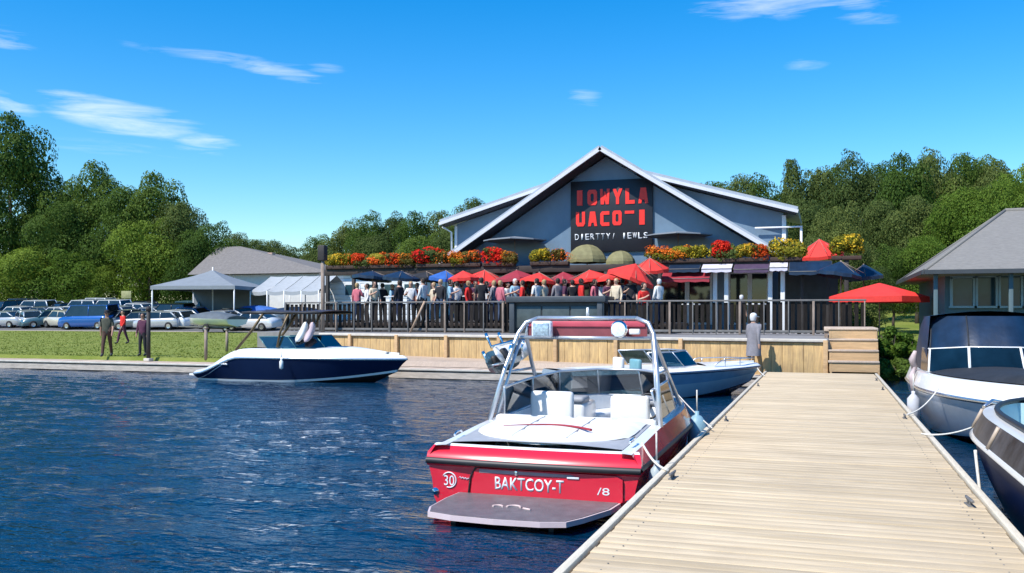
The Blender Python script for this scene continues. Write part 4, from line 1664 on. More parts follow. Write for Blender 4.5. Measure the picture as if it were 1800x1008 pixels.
marquee(374, 474, 505, 66, 150, grey_cloth, 'pale grey pyramid tent left of the white marquees')
lt = thing('long_marquee', 'long white frame tent left of the tall wooden pole', 'tent', (0, 0, 0))
a = at_y(440, 512, 66)
b = at_y(560, 513, 66)
rd = at_y(500, 486, 69)
gz = ground_z(a.x, 66)
nbay = 4
for k in range(nbay):
    xa, xb = a.x + (b.x - a.x) * k / nbay, a.x + (b.x - a.x) * (k + 1) / nbay
    for (y0, y1) in ((66, 69), (72, 69)):
        q = MB()
        rows = []
        for i in range(6):
            v = i / 5
            rows.append([(xa + 0.03 + (xb - xa - 0.06) * u, y0 + (y1 - y0) * v, a.z + (rd.z - a.z) * v - 0.10 * math.sin(math.pi * u) * (1 - v * .5) - 0.06 * math.sin(math.pi * v)) for u in (0, .2, .4, .6, .8, 1)])
        q.grid(rows)
        obj('roof_panel', q, white_cloth, lt)
    q = MB()
    q.grid([[(xa + 0.03 + (xb - xa - 0.06) * u, 65.98, a.z - z_ - 0.10 * math.sin(math.pi * u)) for u in (0, .25, .5, .75, 1)] for z_ in (0, 0.3)])
    obj('valance', q, white_cloth, lt)
for k in range(nbay + 1):
    xa = a.x + (b.x - a.x) * k / nbay
    for yv in (66.0, 72.0):
        q = MB()
        q.tube([(xa, yv, ground_z(xa, yv)), (xa, yv, a.z)], 0.05, 6)
        obj('pole', q, frame_white, lt)
# long white clad shed behind the left end of the terrace
sh_ = thing('white_shed', 'long white clad shed seen under the left end of the pergola', 'shed', (0, 0, 0))
a = at_y(572, 480, 70)
b = at_y(745, 517, 70)
gz = ground_z(a.x, 70)
nb = int((a.z - gz) / 0.45)
q = MB()
q.box(((a.x + b.x) / 2, 73, gz + (a.z - gz) / 2), (b.x - a.x - 0.1, 5.8, a.z - gz))
obj('wall', q, cream, sh_)
for k in range(nb):
    q = MB()
    q.bbox(((a.x + b.x) / 2, 70.06, gz + 0.22 + k * 0.45), (b.x - a.x, 0.07, 0.42), 0.015)
    obj('board', q, frame_white, sh_)
q = MB()
q.slab([(a.x - .4, 69.6, a.z - .05), (b.x + .4, 69.6, a.z - .05), (b.x + .4, 76.2, a.z + .35), (a.x - .4, 76.2, a.z + .35)], 0.12)
obj('roof', q, brown_roof, sh_)
for k in range(4):
    xx = a.x + (b.x - a.x) * (0.28 + 0.2 * k)
    q = MB()
    q.box((xx, 70.0, gz + 2.6), (1.5, 0.06, 1.1))
    ww = obj('window', q, frame_white, sh_)
    q = MB()
    q.box((xx, 69.96, gz + 2.6), (1.3, 0.04, 0.9))
    obj('pane', q, blue_glass, ww)


# ================================================================== BOATS
class Boat:
    """lofted runabout hull; local x starboard, y forward, origin at the stern on the waterline"""

    def __init__(s, name, label, loc, heading, L, B, zr, zg, t0=0.5, p=2.2, qq=0.75, stern=0.06, gun_in=0.07, side=0.22, deadrise=0.35, ck=0.80):
        s.L, s.B, s.zr, s.zg, s.t0, s.p, s.qq, s.stern, s.gun_in, s.side, s.dr = L, B, zr, zg, t0, p, qq, stern, gun_in, side, deadrise
        s.ck = ck
        s.t = thing(name, label, 'boat', (loc[0], loc[1], 0), math.atan2(-heading[0], heading[1]), 'moored boats')
        s.ts = [1 - (1 - i / 34.0) ** 1.35 for i in range(35)]

    def plan(s, t):
        if t < s.t0:
            return 1 - s.stern * (1 - t / s.t0) ** 2
        k = min(1.0, (t - s.t0) / (1 - s.t0))
        return max(0.0, 1 - k ** s.p) ** s.qq

    def bowk(s, t, a=0.55):
        return max(0.0, (t - a) / (1 - a)) ** 2

    def row(s, name):
        hb = s.B / 2
        L_ = s.L
        if name == 'keel':
            return lambda t: (0.0, t * L_ * 0.90, -s.dr + (s.dr + 0.18) * s.bowk(t, 0.5) ** 1.5)
        if name == 'chine':
            return lambda t: (hb * s.ck * max(0.0, s.plan(t)) ** 1.25, t * L_ * 0.95, -0.02 + 0.34 * s.bowk(t, 0.35))
        if name == 'boot':
            return lambda t: (hb * (s.ck + 0.03) * max(0.0, s.plan(t)) ** 1.2, t * L_ * 0.956, 0.05 + 0.34 * s.bowk(t, 0.35))
        if name == 'mid':
            return lambda t: (hb * max(0.93, s.ck + 0.05) * max(0.0, s.plan(t)) ** 1.08, t * L_ * 0.975, 0.5 * (s.zr(t) + 0.05 + 0.34 * s.bowk(t, 0.35)))
        if name == 'rail0':
            return lambda t: (hb * 0.985 * s.plan(t), t * L_ * 0.995, s.zr(t) - 0.035)
        if name == 'rail1':
            return lambda t: (hb * s.plan(t) + 0.018, t * L_ + 0.018, s.zr(t))
        if name == 'rail2':
            return lambda t: (hb * 0.99 * s.plan(t), t * L_, s.zr(t) + 0.035)
        if name == 'gun':
            return lambda t: (max(0.0, hb * s.plan(t) - s.gun_in * min(1, s.plan(t) * 2)), t * L_ * 0.985, s.zg(t))
        if name == 'inner':
            return lambda t: (max(0.0, hb * s.plan(t) - s.gun_in - s.side), t * L_ * 0.975, s.zg(t) + 0.012)

    def strip(s, pname, names, m, ts=None, shift=0.0, parent=None):
        ts = ts or s.ts
        fs = [s.row(n) for n in names]
        q = MB()
        for sg in (-1, 1):
            rows = []
            for f in fs:
                rows.append([(sg * (f(t)[0] + shift), f(t)[1], f(t)[2]) for t in ts])
            q.grid(rows, smooth=True)
        return obj(pname, q, m, parent or s.t)

    def transom(s, names, m, y=0.0, pname='transom'):
        pts = [(s.row(n)(0.0)[0], y, s.row(n)(0.0)[2]) for n in names]
        q = MB()
        ring = pts + [(-p[0], p[1], p[2]) for p in reversed(pts) if p[0] > 1e-4]
        q.poly(ring)
        return obj(pname, q, m, s.t)

    def deck(s, ta, tb, m, z=0.0, name='inner', crown=0.03, pname='deck', n=14):
        f = s.row(name)
        q = MB()
        rows = []
        for i in range(n + 1):
            t = ta + (tb - ta) * i / n
            w_, y_, z_ = f(t)
            rows.append([(w_ * k, y_, z_ + z + crown * (1 - k * k)) for k in (-1, -.75, -.5, -.25, 0, .25, .5, .75, 1)])
        q.grid(rows)
        return obj(pname, q, m, s.t)

    def well(s, ta, tb, floor, m, mf, n=14, pname='cockpit'):
        f = s.row('inner')
        q = MB()
        tt = [ta + (tb - ta) * i / n for i in range(n + 1)]
        for sg in (-1, 1):
            q.grid([[(sg * f(t)[0], f(t)[1], f(t)[2]) for t in tt], [(sg * f(t)[0] * 0.95, f(t)[1], f(t)[2] - 0.12) for t in tt],
                    [(sg * f(t)[0] * 0.92, f(t)[1], floor) for t in tt]])
        for t in (ta, tb):
            w_, y_, z_ = f(t)
            q.poly([(-w_, y_, z_), (w_, y_, z_), (w_ * .92, y_, floor), (-w_ * .92, y_, floor)])
        c = obj(pname, q, m, s.t)
        q = MB()
        q.grid([[(f(t)[0] * 0.92 * k, f(t)[1], floor) for k in (-1, 0, 1)] for t in tt])
        obj('floor', q, mf, c)
        return c


def pillow(q, c, s, rz=0.0, bev=None):
    q.bbox(c, s, bev or min(s) * 0.3, rz)


def seat(parent, loc, rz, m, w_=0.5, d_=0.48, hb_=0.5, zb=0.34):
    q = MB()
    M = Matrix.Rotation(rz, 3, 'Z')

    def T(x, y, z):
        v = M @ Vector((x, y, 0))
        return (loc[0] + v.x, loc[1] + v.y, loc[2] + z)
    pillow(q, T(0, 0, zb), (w_, d_, 0.14), rz, 0.04)
    st_ = obj('seat', q, m, parent)
    q = MB()
    pillow(q, T(0, -d_ / 2, zb + hb_ / 2), (w_, 0.13, hb_), rz, 0.045)
    obj('backrest', q, m, st_)
    q = MB()
    q.bbox(T(0, 0, zb / 2 - 0.03), (w_ * 0.7, d_ * 0.7, zb - 0.06), 0.02, rz)
    obj('pedestal', q, grey_vinyl, st_)
    return st_


def windscreen(parent, pts, h, lean, glass, frame, names='windscreen'):
    """pts: plan polyline of base points (x,y,z); panes lean aft towards smaller y"""
    top = []
    for (x, y_, z) in pts:
        top.append((x * 0.93, y_ - lean, z + h))
    q = MB()
    q.tube(top, 0.018, 8)
    q.tube(pts, 0.014, 8)
    for a, b in zip(pts, top):
        q.tube([a, b], 0.014, 8)
    f = obj(names + '_frame', q, frame, parent)
    for i in range(len(pts) - 1):
        q = MB()
        q.slab([pts[i], pts[i + 1], top[i + 1], top[i]], 0.006)
        obj('pane', q, glass, f)
    return f


# ------------------------------------------------------------------ red wakeboard boat
def zr_red(t):
    return 0.455 + 0.10 * t + 0.16 * max(0, t - 0.6)


def zg_red(t):
    return zr_red(t) + 0.165 + 0.06 * smooth01(t / 0.3) - 0.05 * smooth01((t - .75) / .25)


rb = Boat('red_wakeboard_boat', 'red and white wakeboard boat with swim platform tied to the near left dock edge', (-2.94, 9.15), (0, 1), 6.2, 2.42, zr_red, zg_red,
          t0=0.52, p=2.1, qq=0.8, stern=0.02, gun_in=0.10, side=0.13, ck=0.90)
rb.strip('hull_bottom', ['keel', 'chine'], dark_red)
rb.strip('hull_side', ['chine', 'boot', 'mid', 'rail0'], red_gel)
rb.strip('rub_rail', ['rail0', 'rail1', 'rail2'], black_rub)
rb.strip('topside', ['rail2', 'gun'], red_gel)
rb.strip('gunwale', ['gun', 'inner'], white_gel)
tr = rb.transom(['keel', 'chine', 'boot', 'mid', 'rail0'], red_gel)
# stern quarter: rubber band, red coaming and pale edge strip across the transom
q = MB()
hb = rb.B / 2 * 0.98
xs_ = [-hb + 2 * hb * i / 16 for i in range(17)]


def sternrow(off, z, inset=0.0):
    return [(x * (1 - inset), off - 0.055 * (1 - (x / hb) ** 2) - 0.01, z) for x in xs_]


z0 = zr_red(0)
q.grid([sternrow(0.0, z0 - 0.035), sternrow(-0.03, z0 - 0.02), sternrow(-0.03, z0 + 0.02), sternrow(0.0, z0 + 0.035)])
obj('stern_rub_rail', q, black_rub, rb.t)
q = MB()
q.grid([sternrow(0.0, z0 + 0.035), sternrow(0.03, z0 + 0.09), sternrow(0.12, z0 + 0.155, 0.03)])
obj('stern_coaming', q, red_gel, rb.t)
q = MB()
q.grid([sternrow(0.12, z0 + 0.155, 0.03), sternrow(0.15, z0 + 0.172, 0.04), sternrow(0.19, z0 + 0.172, 0.05)])
obj('stern_edge_strip', q, white_gel, rb.t)
q = MB()
q.grid([sternrow(0.0, z0 - 0.035), [(p[0], 0.0, 0.40) for p in sternrow(0, 0)]])
obj('stern_lip', q, red_gel, rb.t)
# recessed panel line, raised centre panel and lettering of the transom
tp = MB()
pts = [(-0.66, 0.06), (0.90, 0.06), (1.0, 0.14), (1.0, 0.36), (0.92, 0.40), (-0.58, 0.40), (-0.62, 0.36)]
tp.slab([(a, -0.03, b) for a, b in pts], 0.034)
tpo = obj('transom_panel', tp, red_gel, rb.t)
q = MB()
q.tube([(-0.70, -0.006, 0.05), (-0.67, -0.006, 0.30), (-0.61, -0.006, 0.405), (-0.4, -0.006, 0.425), (0.9, -0.006, 0.425)], 0.013, 6)
obj('panel_groove', q, black_rub, rb.t)
for xx in (-1.08, 1.05):
    q = MB()
    q.lathe([(0.0, -.03), (0.012, -.03), (0.012, 0), (0.04, 0.0), (0.04, 0.01), (0, 0.01)], 10, (xx, -0.012, 0.12), 'Y')
    obj('stern_eye', q, chrome, rb.t)
q = MB()
q.slab([(-0.56, -0.034, 0.355), (0.55, -0.034, 0.355), (0.45, -0.034, 0.385), (-0.56, -0.034, 0.392)], 0.0035)
obj('grey_flash', q, mat('grey_flash', (0.30, 0.22, 0.24), 0.35, var=0.2), tpo)
lettering('BAKTCOY-T', 0.76, 0.135, sign_white, tpo, (0.0, -0.0305, 0.255), 0.012, 0.004)
lettering('/8', 0.13, 0.075, sign_white, tpo, (0.80, -0.0305, 0.235), 0.0, 0.004)
lettering('30', 0.12, 0.11, sign_white, tr, (-0.92, -0.004, 0.245), 0.0, 0.004)
q = MB()
q.tube([(-0.80 + 0.11 * k, -0.006, 0.285 - 0.012 * k + 0.008 * math.sin(k * 22)) for k in np.linspace(0, 1, 16)], 0.006, 5)
obj('script_badge', q, mat('pale_script', (0.5, 0.42, 0.5), 0.5), tr)
q = MB()
q.tube([(-0.92 + 0.082 * math.cos(a), -0.006, 0.25 + 0.082 * math.sin(a)) for a in np.linspace(-1.9, 2.6, 20)], 0.007, 6)
obj('emblem_ring', q, sign_white, tr)
q = MB()
q.bbox((0.48, -0.036, 0.355), (0.13, 0.012, 0.022), 0.004)
obj('badge', q, sign_white, tpo)
q = MB()
q.bbox((-0.14, -0.04, 0.372), (0.03, 0.016, 0.05), 0.005)
obj('latch', q, chrome, tpo)
q = MB()
q.tube([(0.14, 0.0, -0.4), (0.14, 0.0, 0.05)], 0.04, 8)
obj('exhaust', q, black_rub, tr)
# swim platform
sp = MB()
pl = [(-0.80, -0.02), (-0.82, -0.35), (-0.80, -0.80), (-0.72, -1.02), (-0.45, -1.10), (0.0, -1.13), (0.45, -1.10), (0.68, -1.02), (0.79, -0.80), (0.95, -0.35), (0.98, -0.02)]
sp.slab([(a, b, 0.125) for a, b in pl], 0.05)
spo = obj('swim_platform', sp, pink_trim, rb.t)
q = MB()
q.slab([(a * 0.975, b * 0.975 - 0.012, 0.131) for a, b in pl], 0.008)
obj('platform_mat', q, plat_grey, spo)
q = MB()
q.tube([(-0.14 + 0.05 * math.cos(a), -0.62 + 0.06 * math.sin(a), 0.136) for a in np.linspace(0, 3.14, 8)], 0.011, 6)
q.tube([(0.02 + 0.07 * math.cos(a), -0.6 + 0.08 * math.sin(a), 0.136) for a in np.linspace(0, 3.14, 8)], 0.011, 6)
q.tube([(0.13, -0.62, 0.136), (0.22, -0.66, 0.136)], 0.011, 6)
obj('platform_emblem', q, mat('emblem_pink', (0.6, 0.45, 0.42), 0.5), spo)
for x in (-0.5, 0.5):
    q = MB()
    q.box((x, -0.45, 0.03), (0.05, 0.9, 0.09))
    obj('platform_bracket', q, black_rub, spo)
# engine hatch with sun pad
rb.deck(0.028, 0.30, grey_vinyl, 0.005, crown=0.035, pname='engine_hatch')
pad = MB()
rows = []
NU, NV = 25, 18
for i in range(NV):
    v = i / (NV - 1)
    yv = 0.30 + 1.42 * v
    wv = 0.93 * (1 - (1 - min(1.0, v / 0.55)) ** 2.6 * 0.62)
    row = []
    for k in range(NU):
        u = -1 + 2 * k / (NU - 1)
        edge = (1 - abs(u) ** 8) * (1 - abs(2 * v - 1) ** 10)
        zc = zg_red(yv / 6.2) + 0.035 + 0.055 * edge ** 0.5 - 0.012 * (abs(math.sin(v * 9)) < 0.2)
        row.append((u * wv, yv - 0.12 * (1 - u * u) * (1 - v), zc))
    rows.append(row)
pad.grid(rows)
po = obj('sun_pad', pad, white_vinyl, rb.t)
q = MB()
arc = [(-0.55 + 1.05 * k, 0.72 + 0.30 * math.sin(k * 3.0) - 0.1 * k * k, zg_red(0.12) + 0.118) for k in np.linspace(0, 1, 12)]
q.tube(arc, [0.004 + 0.012 * k for k in np.linspace(0, 1, 12)], 6)
obj('pad_seam', q, maroon_cloth, po)
# cockpit
rb.well(0.30, 0.93, 0.10, white_vinyl, grey_vinyl)
zz = 0.10
seat(rb.t, (0.52, 2.95, zz), 0, white_vinyl, 0.52, 0.5, 0.52, 0.36)
seat(rb.t, (-0.55, 2.45, zz), math.pi, white_vinyl, 0.6, 0.5, 0.55, 0.36)
q = MB()
pillow(q, (-0.2, 1.98, zz + 0.3), (1.7, 0.5, 0.2), 0, 0.06)
bench = obj('rear_bench', q, white_vinyl, rb.t)
for xx in (-0.78, -0.26, 0.26, 0.78):
    q = MB()
    pillow(q, (xx, 1.80, zz + 0.50), (0.5, 0.14, 0.36), 0, 0.05)
    obj('cushion', q, white_vinyl, bench)
for sg in (-1, 1):
    q = MB()
    q.bbox((sg * 0.66, 4.05, zz + 0.33), (0.62, 0.75, 0.66), 0.06)
    obj('console', q, white_gel, rb.t)
for sg in (-1, 1):
    q = MB()
    q.bbox((sg * 0.66, 3.86, zz + 0.70), (0.6, 0.4, 0.1), 0.04)
    dash = obj('dashboard', q, grey_vinyl, rb.t)
q = MB()
q.tube([(0.6 + 0.17 * math.cos(a), 3.56 + 0.06 * math.sin(a), zz + 0.66 + 0.17 * math.sin(a)) for a in np.linspace(0, 6.283, 18)], 0.016, 6)
q.tube([(0.6, 3.56, zz + 0.66), (0.6, 3.7, zz + 0.64)], 0.03, 6)
obj('steering_wheel', q, black_rub, dash)
wpts = [(-1.02, 2.1, 0.72), (-1.02, 3.3, 0.76), (-0.86, 4.15, 0.80), (-0.34, 4.55, 0.82), (0.34, 4.55, 0.82), (0.86, 4.15, 0.80), (1.02, 3.3, 0.76), (1.02, 2.1, 0.72)]
windscreen(rb.t, wpts, 0.40, 0.22, tint_glass, alu)
for sg in (-1, 1):
    q = MB()
    pillow(q, (sg * 0.42, 5.0, 0.45), (0.42, 0.9, 0.16), sg * 0.25, 0.05)
    obj('bow_cushion', q, white_vinyl, rb.t)
# wake tower
for sg in (-1, 1):
    q = MB()
    q.tube([(sg * 1.0, 0.34, z0 + 0.235), (sg * 1.0, 0.38, z0 + 0.26), (sg * 1.01, 0.54, z0 + 0.27), (sg * 1.01, 0.58, z0 + 0.245)], 0.013, 6)
    obj('stern_cleat', q, chrome, rb.t)
for k in (-0.31, 0.31):
    q = MB()
    q.tube([(k, 0.32, zg_red(0.05) + 0.088), (k * 1.02, 0.9, zg_red(0.15) + 0.094), (k * 1.02, 1.6, zg_red(0.25) + 0.092)], 0.006, 5)
    obj('pad_stitch', q, grey_vinyl, po)
tw = MB()
for sg in (-1, 1):
    tw.tube([(sg * 1.09, 1.72, 0.70), (sg * 0.99, 2.02, 1.35), (sg * 0.90, 2.30, 1.80), (sg * 0.82, 2.38, 1.94), (sg * 0.66, 2.40, 2.00)], 0.029, 10)
    tw.tube([(sg * 1.04, 1.84, 0.72), (sg * 0.95, 2.12, 1.32), (sg * 0.88, 2.34, 1.72)], 0.022, 8)
    tw.tube([(sg * 1.02, 3.75, 0.78), (sg * 0.93, 3.0, 1.35), (sg * 0.86, 2.52, 1.76), (sg * 0.80, 2.44, 1.90)], 0.027, 10)
    tw.tube([(sg * 0.955, 2.15, 1.30), (sg * 0.94, 3.05, 1.30)], 0.018, 8)
tw.tube([(-0.66, 2.40, 2.00), (0.66, 2.40, 2.00)], 0.029, 10)
tw.tube([(-0.89, 2.36, 1.745), (0.89, 2.36, 1.745)], 0.024, 10)
two = obj('wake_tower', tw, alu, rb.t)
q = MB()
q.slab([(-0.80, 2.40, 1.765), (0.80, 2.40, 1.765), (0.80, 2.40, 1.90), (-0.80, 2.40, 1.90)], 0.02)
obj('tower_panel', q, mat('dusky_red_panel', (0.22, 0.05, 0.06), 0.6, var=0.2, scale=3), two)
q = MB()
q.bbox((0, 2.395, 1.925), (1.56, 0.03, 0.075), 0.008)
obj('tower_stripe', q, mat('rose_red_band', (0.50, 0.07, 0.10), 0.6, var=0.15, scale=3), two)
q = MB()   # round lamp
q.lathe([(0.0, -0.07), (0.09, -0.06), (0.112, -0.03), (0.112, 0.0), (0.10, 0.05), (0.05, 0.10), (0.0, 0.11)], 18, (0.47, 2.26, 1.86), 'Y')
lamp = obj('round_lamp', q, chrome, two)
q = MB()
q.lathe([(0.0, 0.0), (0.05, 0.001), (0.092, 0.004)], 18, (0.47, 2.185, 1.86), 'Y')
obj('lens', q, lens_m, lamp)
q = MB()
q.bbox((0.66, 2.3, 1.83), (0.14, 0.08, 0.07), 0.015)
obj('lamp_bracket', q, white_gel, two)
q = MB()
q.bbox((-0.56, 2.28, 1.855), (0.27, 0.14, 0.22), 0.03)
lamp2 = obj('square_speaker', q, lens_m, two)
q = MB()
q.bbox((-0.56, 2.205, 1.855), (0.21, 0.02, 0.17), 0.008)
obj('grille', q, mat('speaker_grille', (0.42, 0.52, 0.58), 0.3, 0.3, var=0.4, scale=30), lamp2)
q = MB()
q.tube([(0.02, 2.4, 2.03), (0.02, 2.4, 2.14)], [0.022, 0.016], 8)
obj('stern_light', q, white_gel, two)
# board rack on the port side with two boards
for k in range(2):
    q = MB()
    y0 = 2.15 + k * 0.5
    q.tube([(-0.92, y0, 1.70), (-1.22, y0 - .02, 1.62), (-1.30, y0 - .02, 1.80)], 0.022, 6)
    q.tube([(-0.95, y0, 1.45), (-1.25, y0 - .02, 1.36), (-1.34, y0 - .02, 1.56)], 0.022, 6)
    q.tube([(-0.95, y0, 1.45), (-0.97, y0 - .01, 1.58), (-0.94, y0, 1.70)], 0.02, 6)
    obj('board_rack', q, chrome, two)


def board_mesh(Lb, Wb, th=0.03):
    q = MB()
    rows = []
    for i in range(13):
        v = i / 12
        w_ = Wb / 2 * (1 - abs(2 * v - 1) ** 3.2) ** 0.5 + 0.004
        z_ = 0.09 * (2 * v - 1) ** 2
        rows.append([(-w_, (v - .5) * Lb, z_), (0, (v - .5) * Lb, z_ + th), (w_, (v - .5) * Lb, z_), (0, (v - .5) * Lb, z_ - th * .2)])
    q.grid(rows, closed=True)
    return q


for k, (xx, mm_, tl) in enumerate(((-1.06, white_gel, 0.5), (-1.20, mat('teal_dark_board', (0.05, 0.10, 0.12), 0.3, var=0.5, scale=6, coat=0.5), 0.45))):
    o = obj('wakeboard', board_mesh(1.1, 0.30, 0.02), mm_, rb.t, (xx - 0.02, 2.42, 1.52 - 0.10 * k))
    o.rotation_euler = (0.15, R(55 + 20 * k), 0.03)
    for yv in (-.2, .16):
        q = MB()
        q.bbox((0, yv, 0.05), (0.16, 0.13, 0.08), 0.03)
        obj('binding', q, black_rub, o)
# orange flashes on the starboard side
rb.strip('side_flash', ['boot', 'mid'], dark_red, [0.22 + 0.6 * i / 14 for i in range(15)], 0.004)
q = MB()
for (ta, za, tb_, zb_) in ((0.10, 0.10, 0.46, 0.42), (0.20, 0.08, 0.56, 0.40)):
    fr_ = rb.row('rail0')
    fb_ = rb.row('boot')
    low, up = [], []
    for i in range(12):
        k = i / 11
        t = ta + (tb_ - ta) * k
        h_ = 0.05 + 0.85 * k
        a, b = fb_(t), fr_(t)
        md = rb.row('mid')(t)

        def P_(h):
            if h < .5:
                w_ = a[0] + (md[0] - a[0]) * h * 2
                z_ = a[2] + (md[2] - a[2]) * h * 2
            else:
                w_ = md[0] + (b[0] - md[0]) * (h - .5) * 2
                z_ = md[2] + (b[2] - md[2]) * (h - .5) * 2
            return (w_ + 0.009, b[1], z_)
        low.append(P_(max(0, h_ - 0.07)))
        up.append(P_(min(1, h_ + 0.05)))
    q.grid([low, up])
obj('orange_flash', q, orange_gel, rb.t)


def rope(name, label, a, b, sag=0.12, r=0.014, m=rope_m, cat='rope', coil=False):
    a, b = Vector(a), Vector(b)
    q = MB()
    n = 14
    pts = []
    for i in range(n + 1):
        k = i / n
        p = a.lerp(b, k) - a
        p.z -= sag * 4 * k * (1 - k)
        pts.append(p)
    q.tube(pts, r, 6)
    o = obj(name, q, m, None, a)
    return tag(o, label, cat)


def fender(label, loc, r=0.11, ln=0.5, m=None, lean=0.0):
    t = thing('boat_fender', label, 'fender', loc, 0, 'fenders between boats and dock')
    q = MB()
    q.lathe([(0.0, -ln / 2), (r * .5, -ln / 2 + .02), (r, -ln / 2 + r * .8), (r, ln / 2 - r * .8), (r * .5, ln / 2 - .02), (0.03, ln / 2), (0.03, ln / 2 + .05), (0, ln / 2 + .05)], 14)
    obj('body', q, m or mat('grey_fender', (0.35, 0.42, 0.46), 0.5, var=0.1), t)
    q = MB()
    q.tube([(0, 0, ln / 2 + .04), (0, -0.01, ln / 2 + .35)], 0.01, 6)
    obj('lanyard', q, rope_m, t)
    t.rotation_euler = (0, lean, 0)
    return t


rope('mooring_line', 'white mooring line from the stern of the red boat to the dock', (-1.86, 9.75, 0.66), (XL + .05, 9.15, DZ + 0.04), 0.06)
rope('mooring_line', 'thin grey mooring line from the bow of the red boat to the dock cleat', (-2.3, 14.5, 0.9), (XL + .10, 12.6, DZ + 0.05), 0.03, 0.009)
fender('pale blue fender by the bow of the red boat', (XL - 0.16, 13.0, 0.36), 0.13, 0.55, mat('pale_blue_fender', (0.22, 0.38, 0.46), 0.5, var=0.1))
fender('grey fender by the stern of the red boat', (-1.66, 9.5, 0.26), 0.085, 0.42)


# ------------------------------------------------------------------ navy runabout by the shore dock
def zr_nv(t):
    return 0.20 + 0.50 * smooth01(t / 0.25) + 0.03 * math.sin(math.pi * t)


def zg_nv(t):
    return zr_nv(t) + 0.10 + 0.17 * smooth01(t / 0.3) - 0.16 * smooth01((t - 0.72) / 0.28)


nv = Boat('navy_runabout', 'navy and white runabout with a dark canopy moored along the shore dock', (-18.65, 24.75), (1, 0), 6.85, 2.35, zr_nv, zg_nv, t0=0.45, p=1.9, qq=0.9, gun_in=0.16, side=0.16, stern=0.08)
nv.strip('hull_bottom', ['keel', 'chine'], black_rub)
nv.strip('boot_stripe', ['chine', 'boot'], white_gel)
nv.strip('hull_side', ['boot', 'mid', 'rail0'], navy_gel)
nv.strip('rub_rail', ['rail0', 'rail1', 'rail2'], steel)
nv.strip('topside', ['rail2', 'gun', 'inner'], white_gel)
nv.transom(['keel', 'chine', 'boot', 'mid', 'rail0', 'rail1', 'rail2', 'gun'], navy_gel)
nv.deck(0.0, 0.22, white_vinyl, 0.0, pname='sun_pad', crown=0.05)
nv.well(0.22, 0.62, 0.15, white_vinyl, grey_vinyl)
nv.deck(0.62, 0.985, white_gel, 0.0, crown=0.07, pname='foredeck')
q = MB()
q.slab([(-0.8, 0.0, 0.12), (-0.7, -0.45, 0.12), (0.7, -0.45, 0.12), (0.8, 0.0, 0.12)], -0.06)
obj('swim_platform', q, white_gel, nv.t)
q = MB()
f_ = nv.row('boot')
g_ = nv.row('rail0')
q.grid([[(f_(t)[0] + 0.01 + (g_(t)[0] - f_(t)[0]) * k, f_(t)[1] + .02, f_(t)[2] + (g_(t)[2] - f_(t)[2]) * k) for t, k in ((0.0, .02), (0.03, .3), (0.07, .6), (0.12, .86), (0.16, .95))],
        [(f_(t)[0] + 0.012 + (g_(t)[0] - f_(t)[0]) * k, f_(t)[1] + .02, f_(t)[2] + (g_(t)[2] - f_(t)[2]) * k) for t, k in ((0.012, .02), (0.04, .3), (0.078, .6), (0.125, .82), (0.165, .9))]])
obj('side_flash', q, mat('silver_flash', (0.5, 0.55, 0.6), 0.3, var=0.1), nv.t)
q = MB()
q.tube([(nv.row('mid')(0.17)[0] + 0.07, 0.95 + 0.34 * k, 0.52 + 0.012 * math.sin(k * 25)) for k in np.linspace(0, 1, 16)], [0.012 + 0.014 * k for k in np.linspace(0, 1, 16)], 6)
obj('script_badge', q, sign_white, nv.t)
q = MB()
q.bbox((1.13, 3.25, zr_nv(0.47) + 0.03), (0.04, 0.16, 0.1), 0.01)
obj('side_vent', q, steel, nv.t)
windscreen(nv.t, [(-0.92, 2.6, 1.0), (-0.90, 3.6, 1.02), (-0.5, 4.35, 1.04), (0.5, 4.35, 1.04), (0.90, 3.6, 1.02), (0.92, 2.6, 1.0)], 0.36, 0.35, tint_glass, mat('teal_metal', (0.08, 0.20, 0.22), 0.35, 0.4))
seat(nv.t, (0.45, 2.9, 0.2), 0, white_vinyl)
seat(nv.t, (-0.45, 2.9, 0.2), 0, white_vinyl)
q = MB()
bronze = mat('bronze_pole', (0.16, 0.11, 0.055), 0.45, 0.3, var=0.3)
for sg in (-1, 1):
    q = MB()
    q.tube([(sg * 0.98, 1.5, 0.95), (sg * 0.95, 2.05, 1.55), (sg * 0.92, 2.45, 2.09)], 0.045, 8)
    q.tube([(sg * 0.95, 2.95, 1.05), (sg * 0.94, 3.05, 1.5), (sg * 0.92, 3.35, 2.09)], 0.035, 8)
    q.tube([(sg * 0.92, 2.0, 2.08), (sg * 0.92, 4.4, 2.08)], 0.025, 8)
    obj('canopy_frame', q, bronze, nv.t)
q = MB()
rows = []
for i in range(11):
    v = i / 10
    rows.append([(0.95 * u, 1.75 + 2.75 * v, 2.12 + 0.05 * (1 - u * u) + 0.02 * math.sin(9 * v)) for u in (-1, -.7, -.35, 0, .35, .7, 1)])
q.grid(rows)
obj('canopy', q, mat('dark_plum_canvas', (0.03, 0.026, 0.045), 0.7, var=0.3, scale=3), nv.t)
for sg in (-1, 1):
    q = MB()
    q.tube([(sg * 0.95, 1.7 + 0.28 * k, 2.10 + 0.012 * math.sin(k * 2.2)) for k in range(11)], [0.035 + 0.012 * math.sin(k * 1.7) for k in range(11)], 8)
    obj('canopy_hem', q, black_cloth, nv.t)
for k, (yy_, mm_, ln_) in enumerate(((3.75, white_gel, 0.72), (4.02, mat('pale_pink_board', (0.6, 0.48, 0.52), 0.4), 0.68))):
    o = obj('wakeboard', board_mesh(ln_, 0.24), mm_, nv.t, (0.80, yy_, 1.52))
    ph = R(58 + 5 * k)
    o.rotation_euler = Matrix(((0, 0, 1), (math.sin(ph), math.cos(ph), 0), (-math.cos(ph), math.sin(ph), 0))).to_euler()
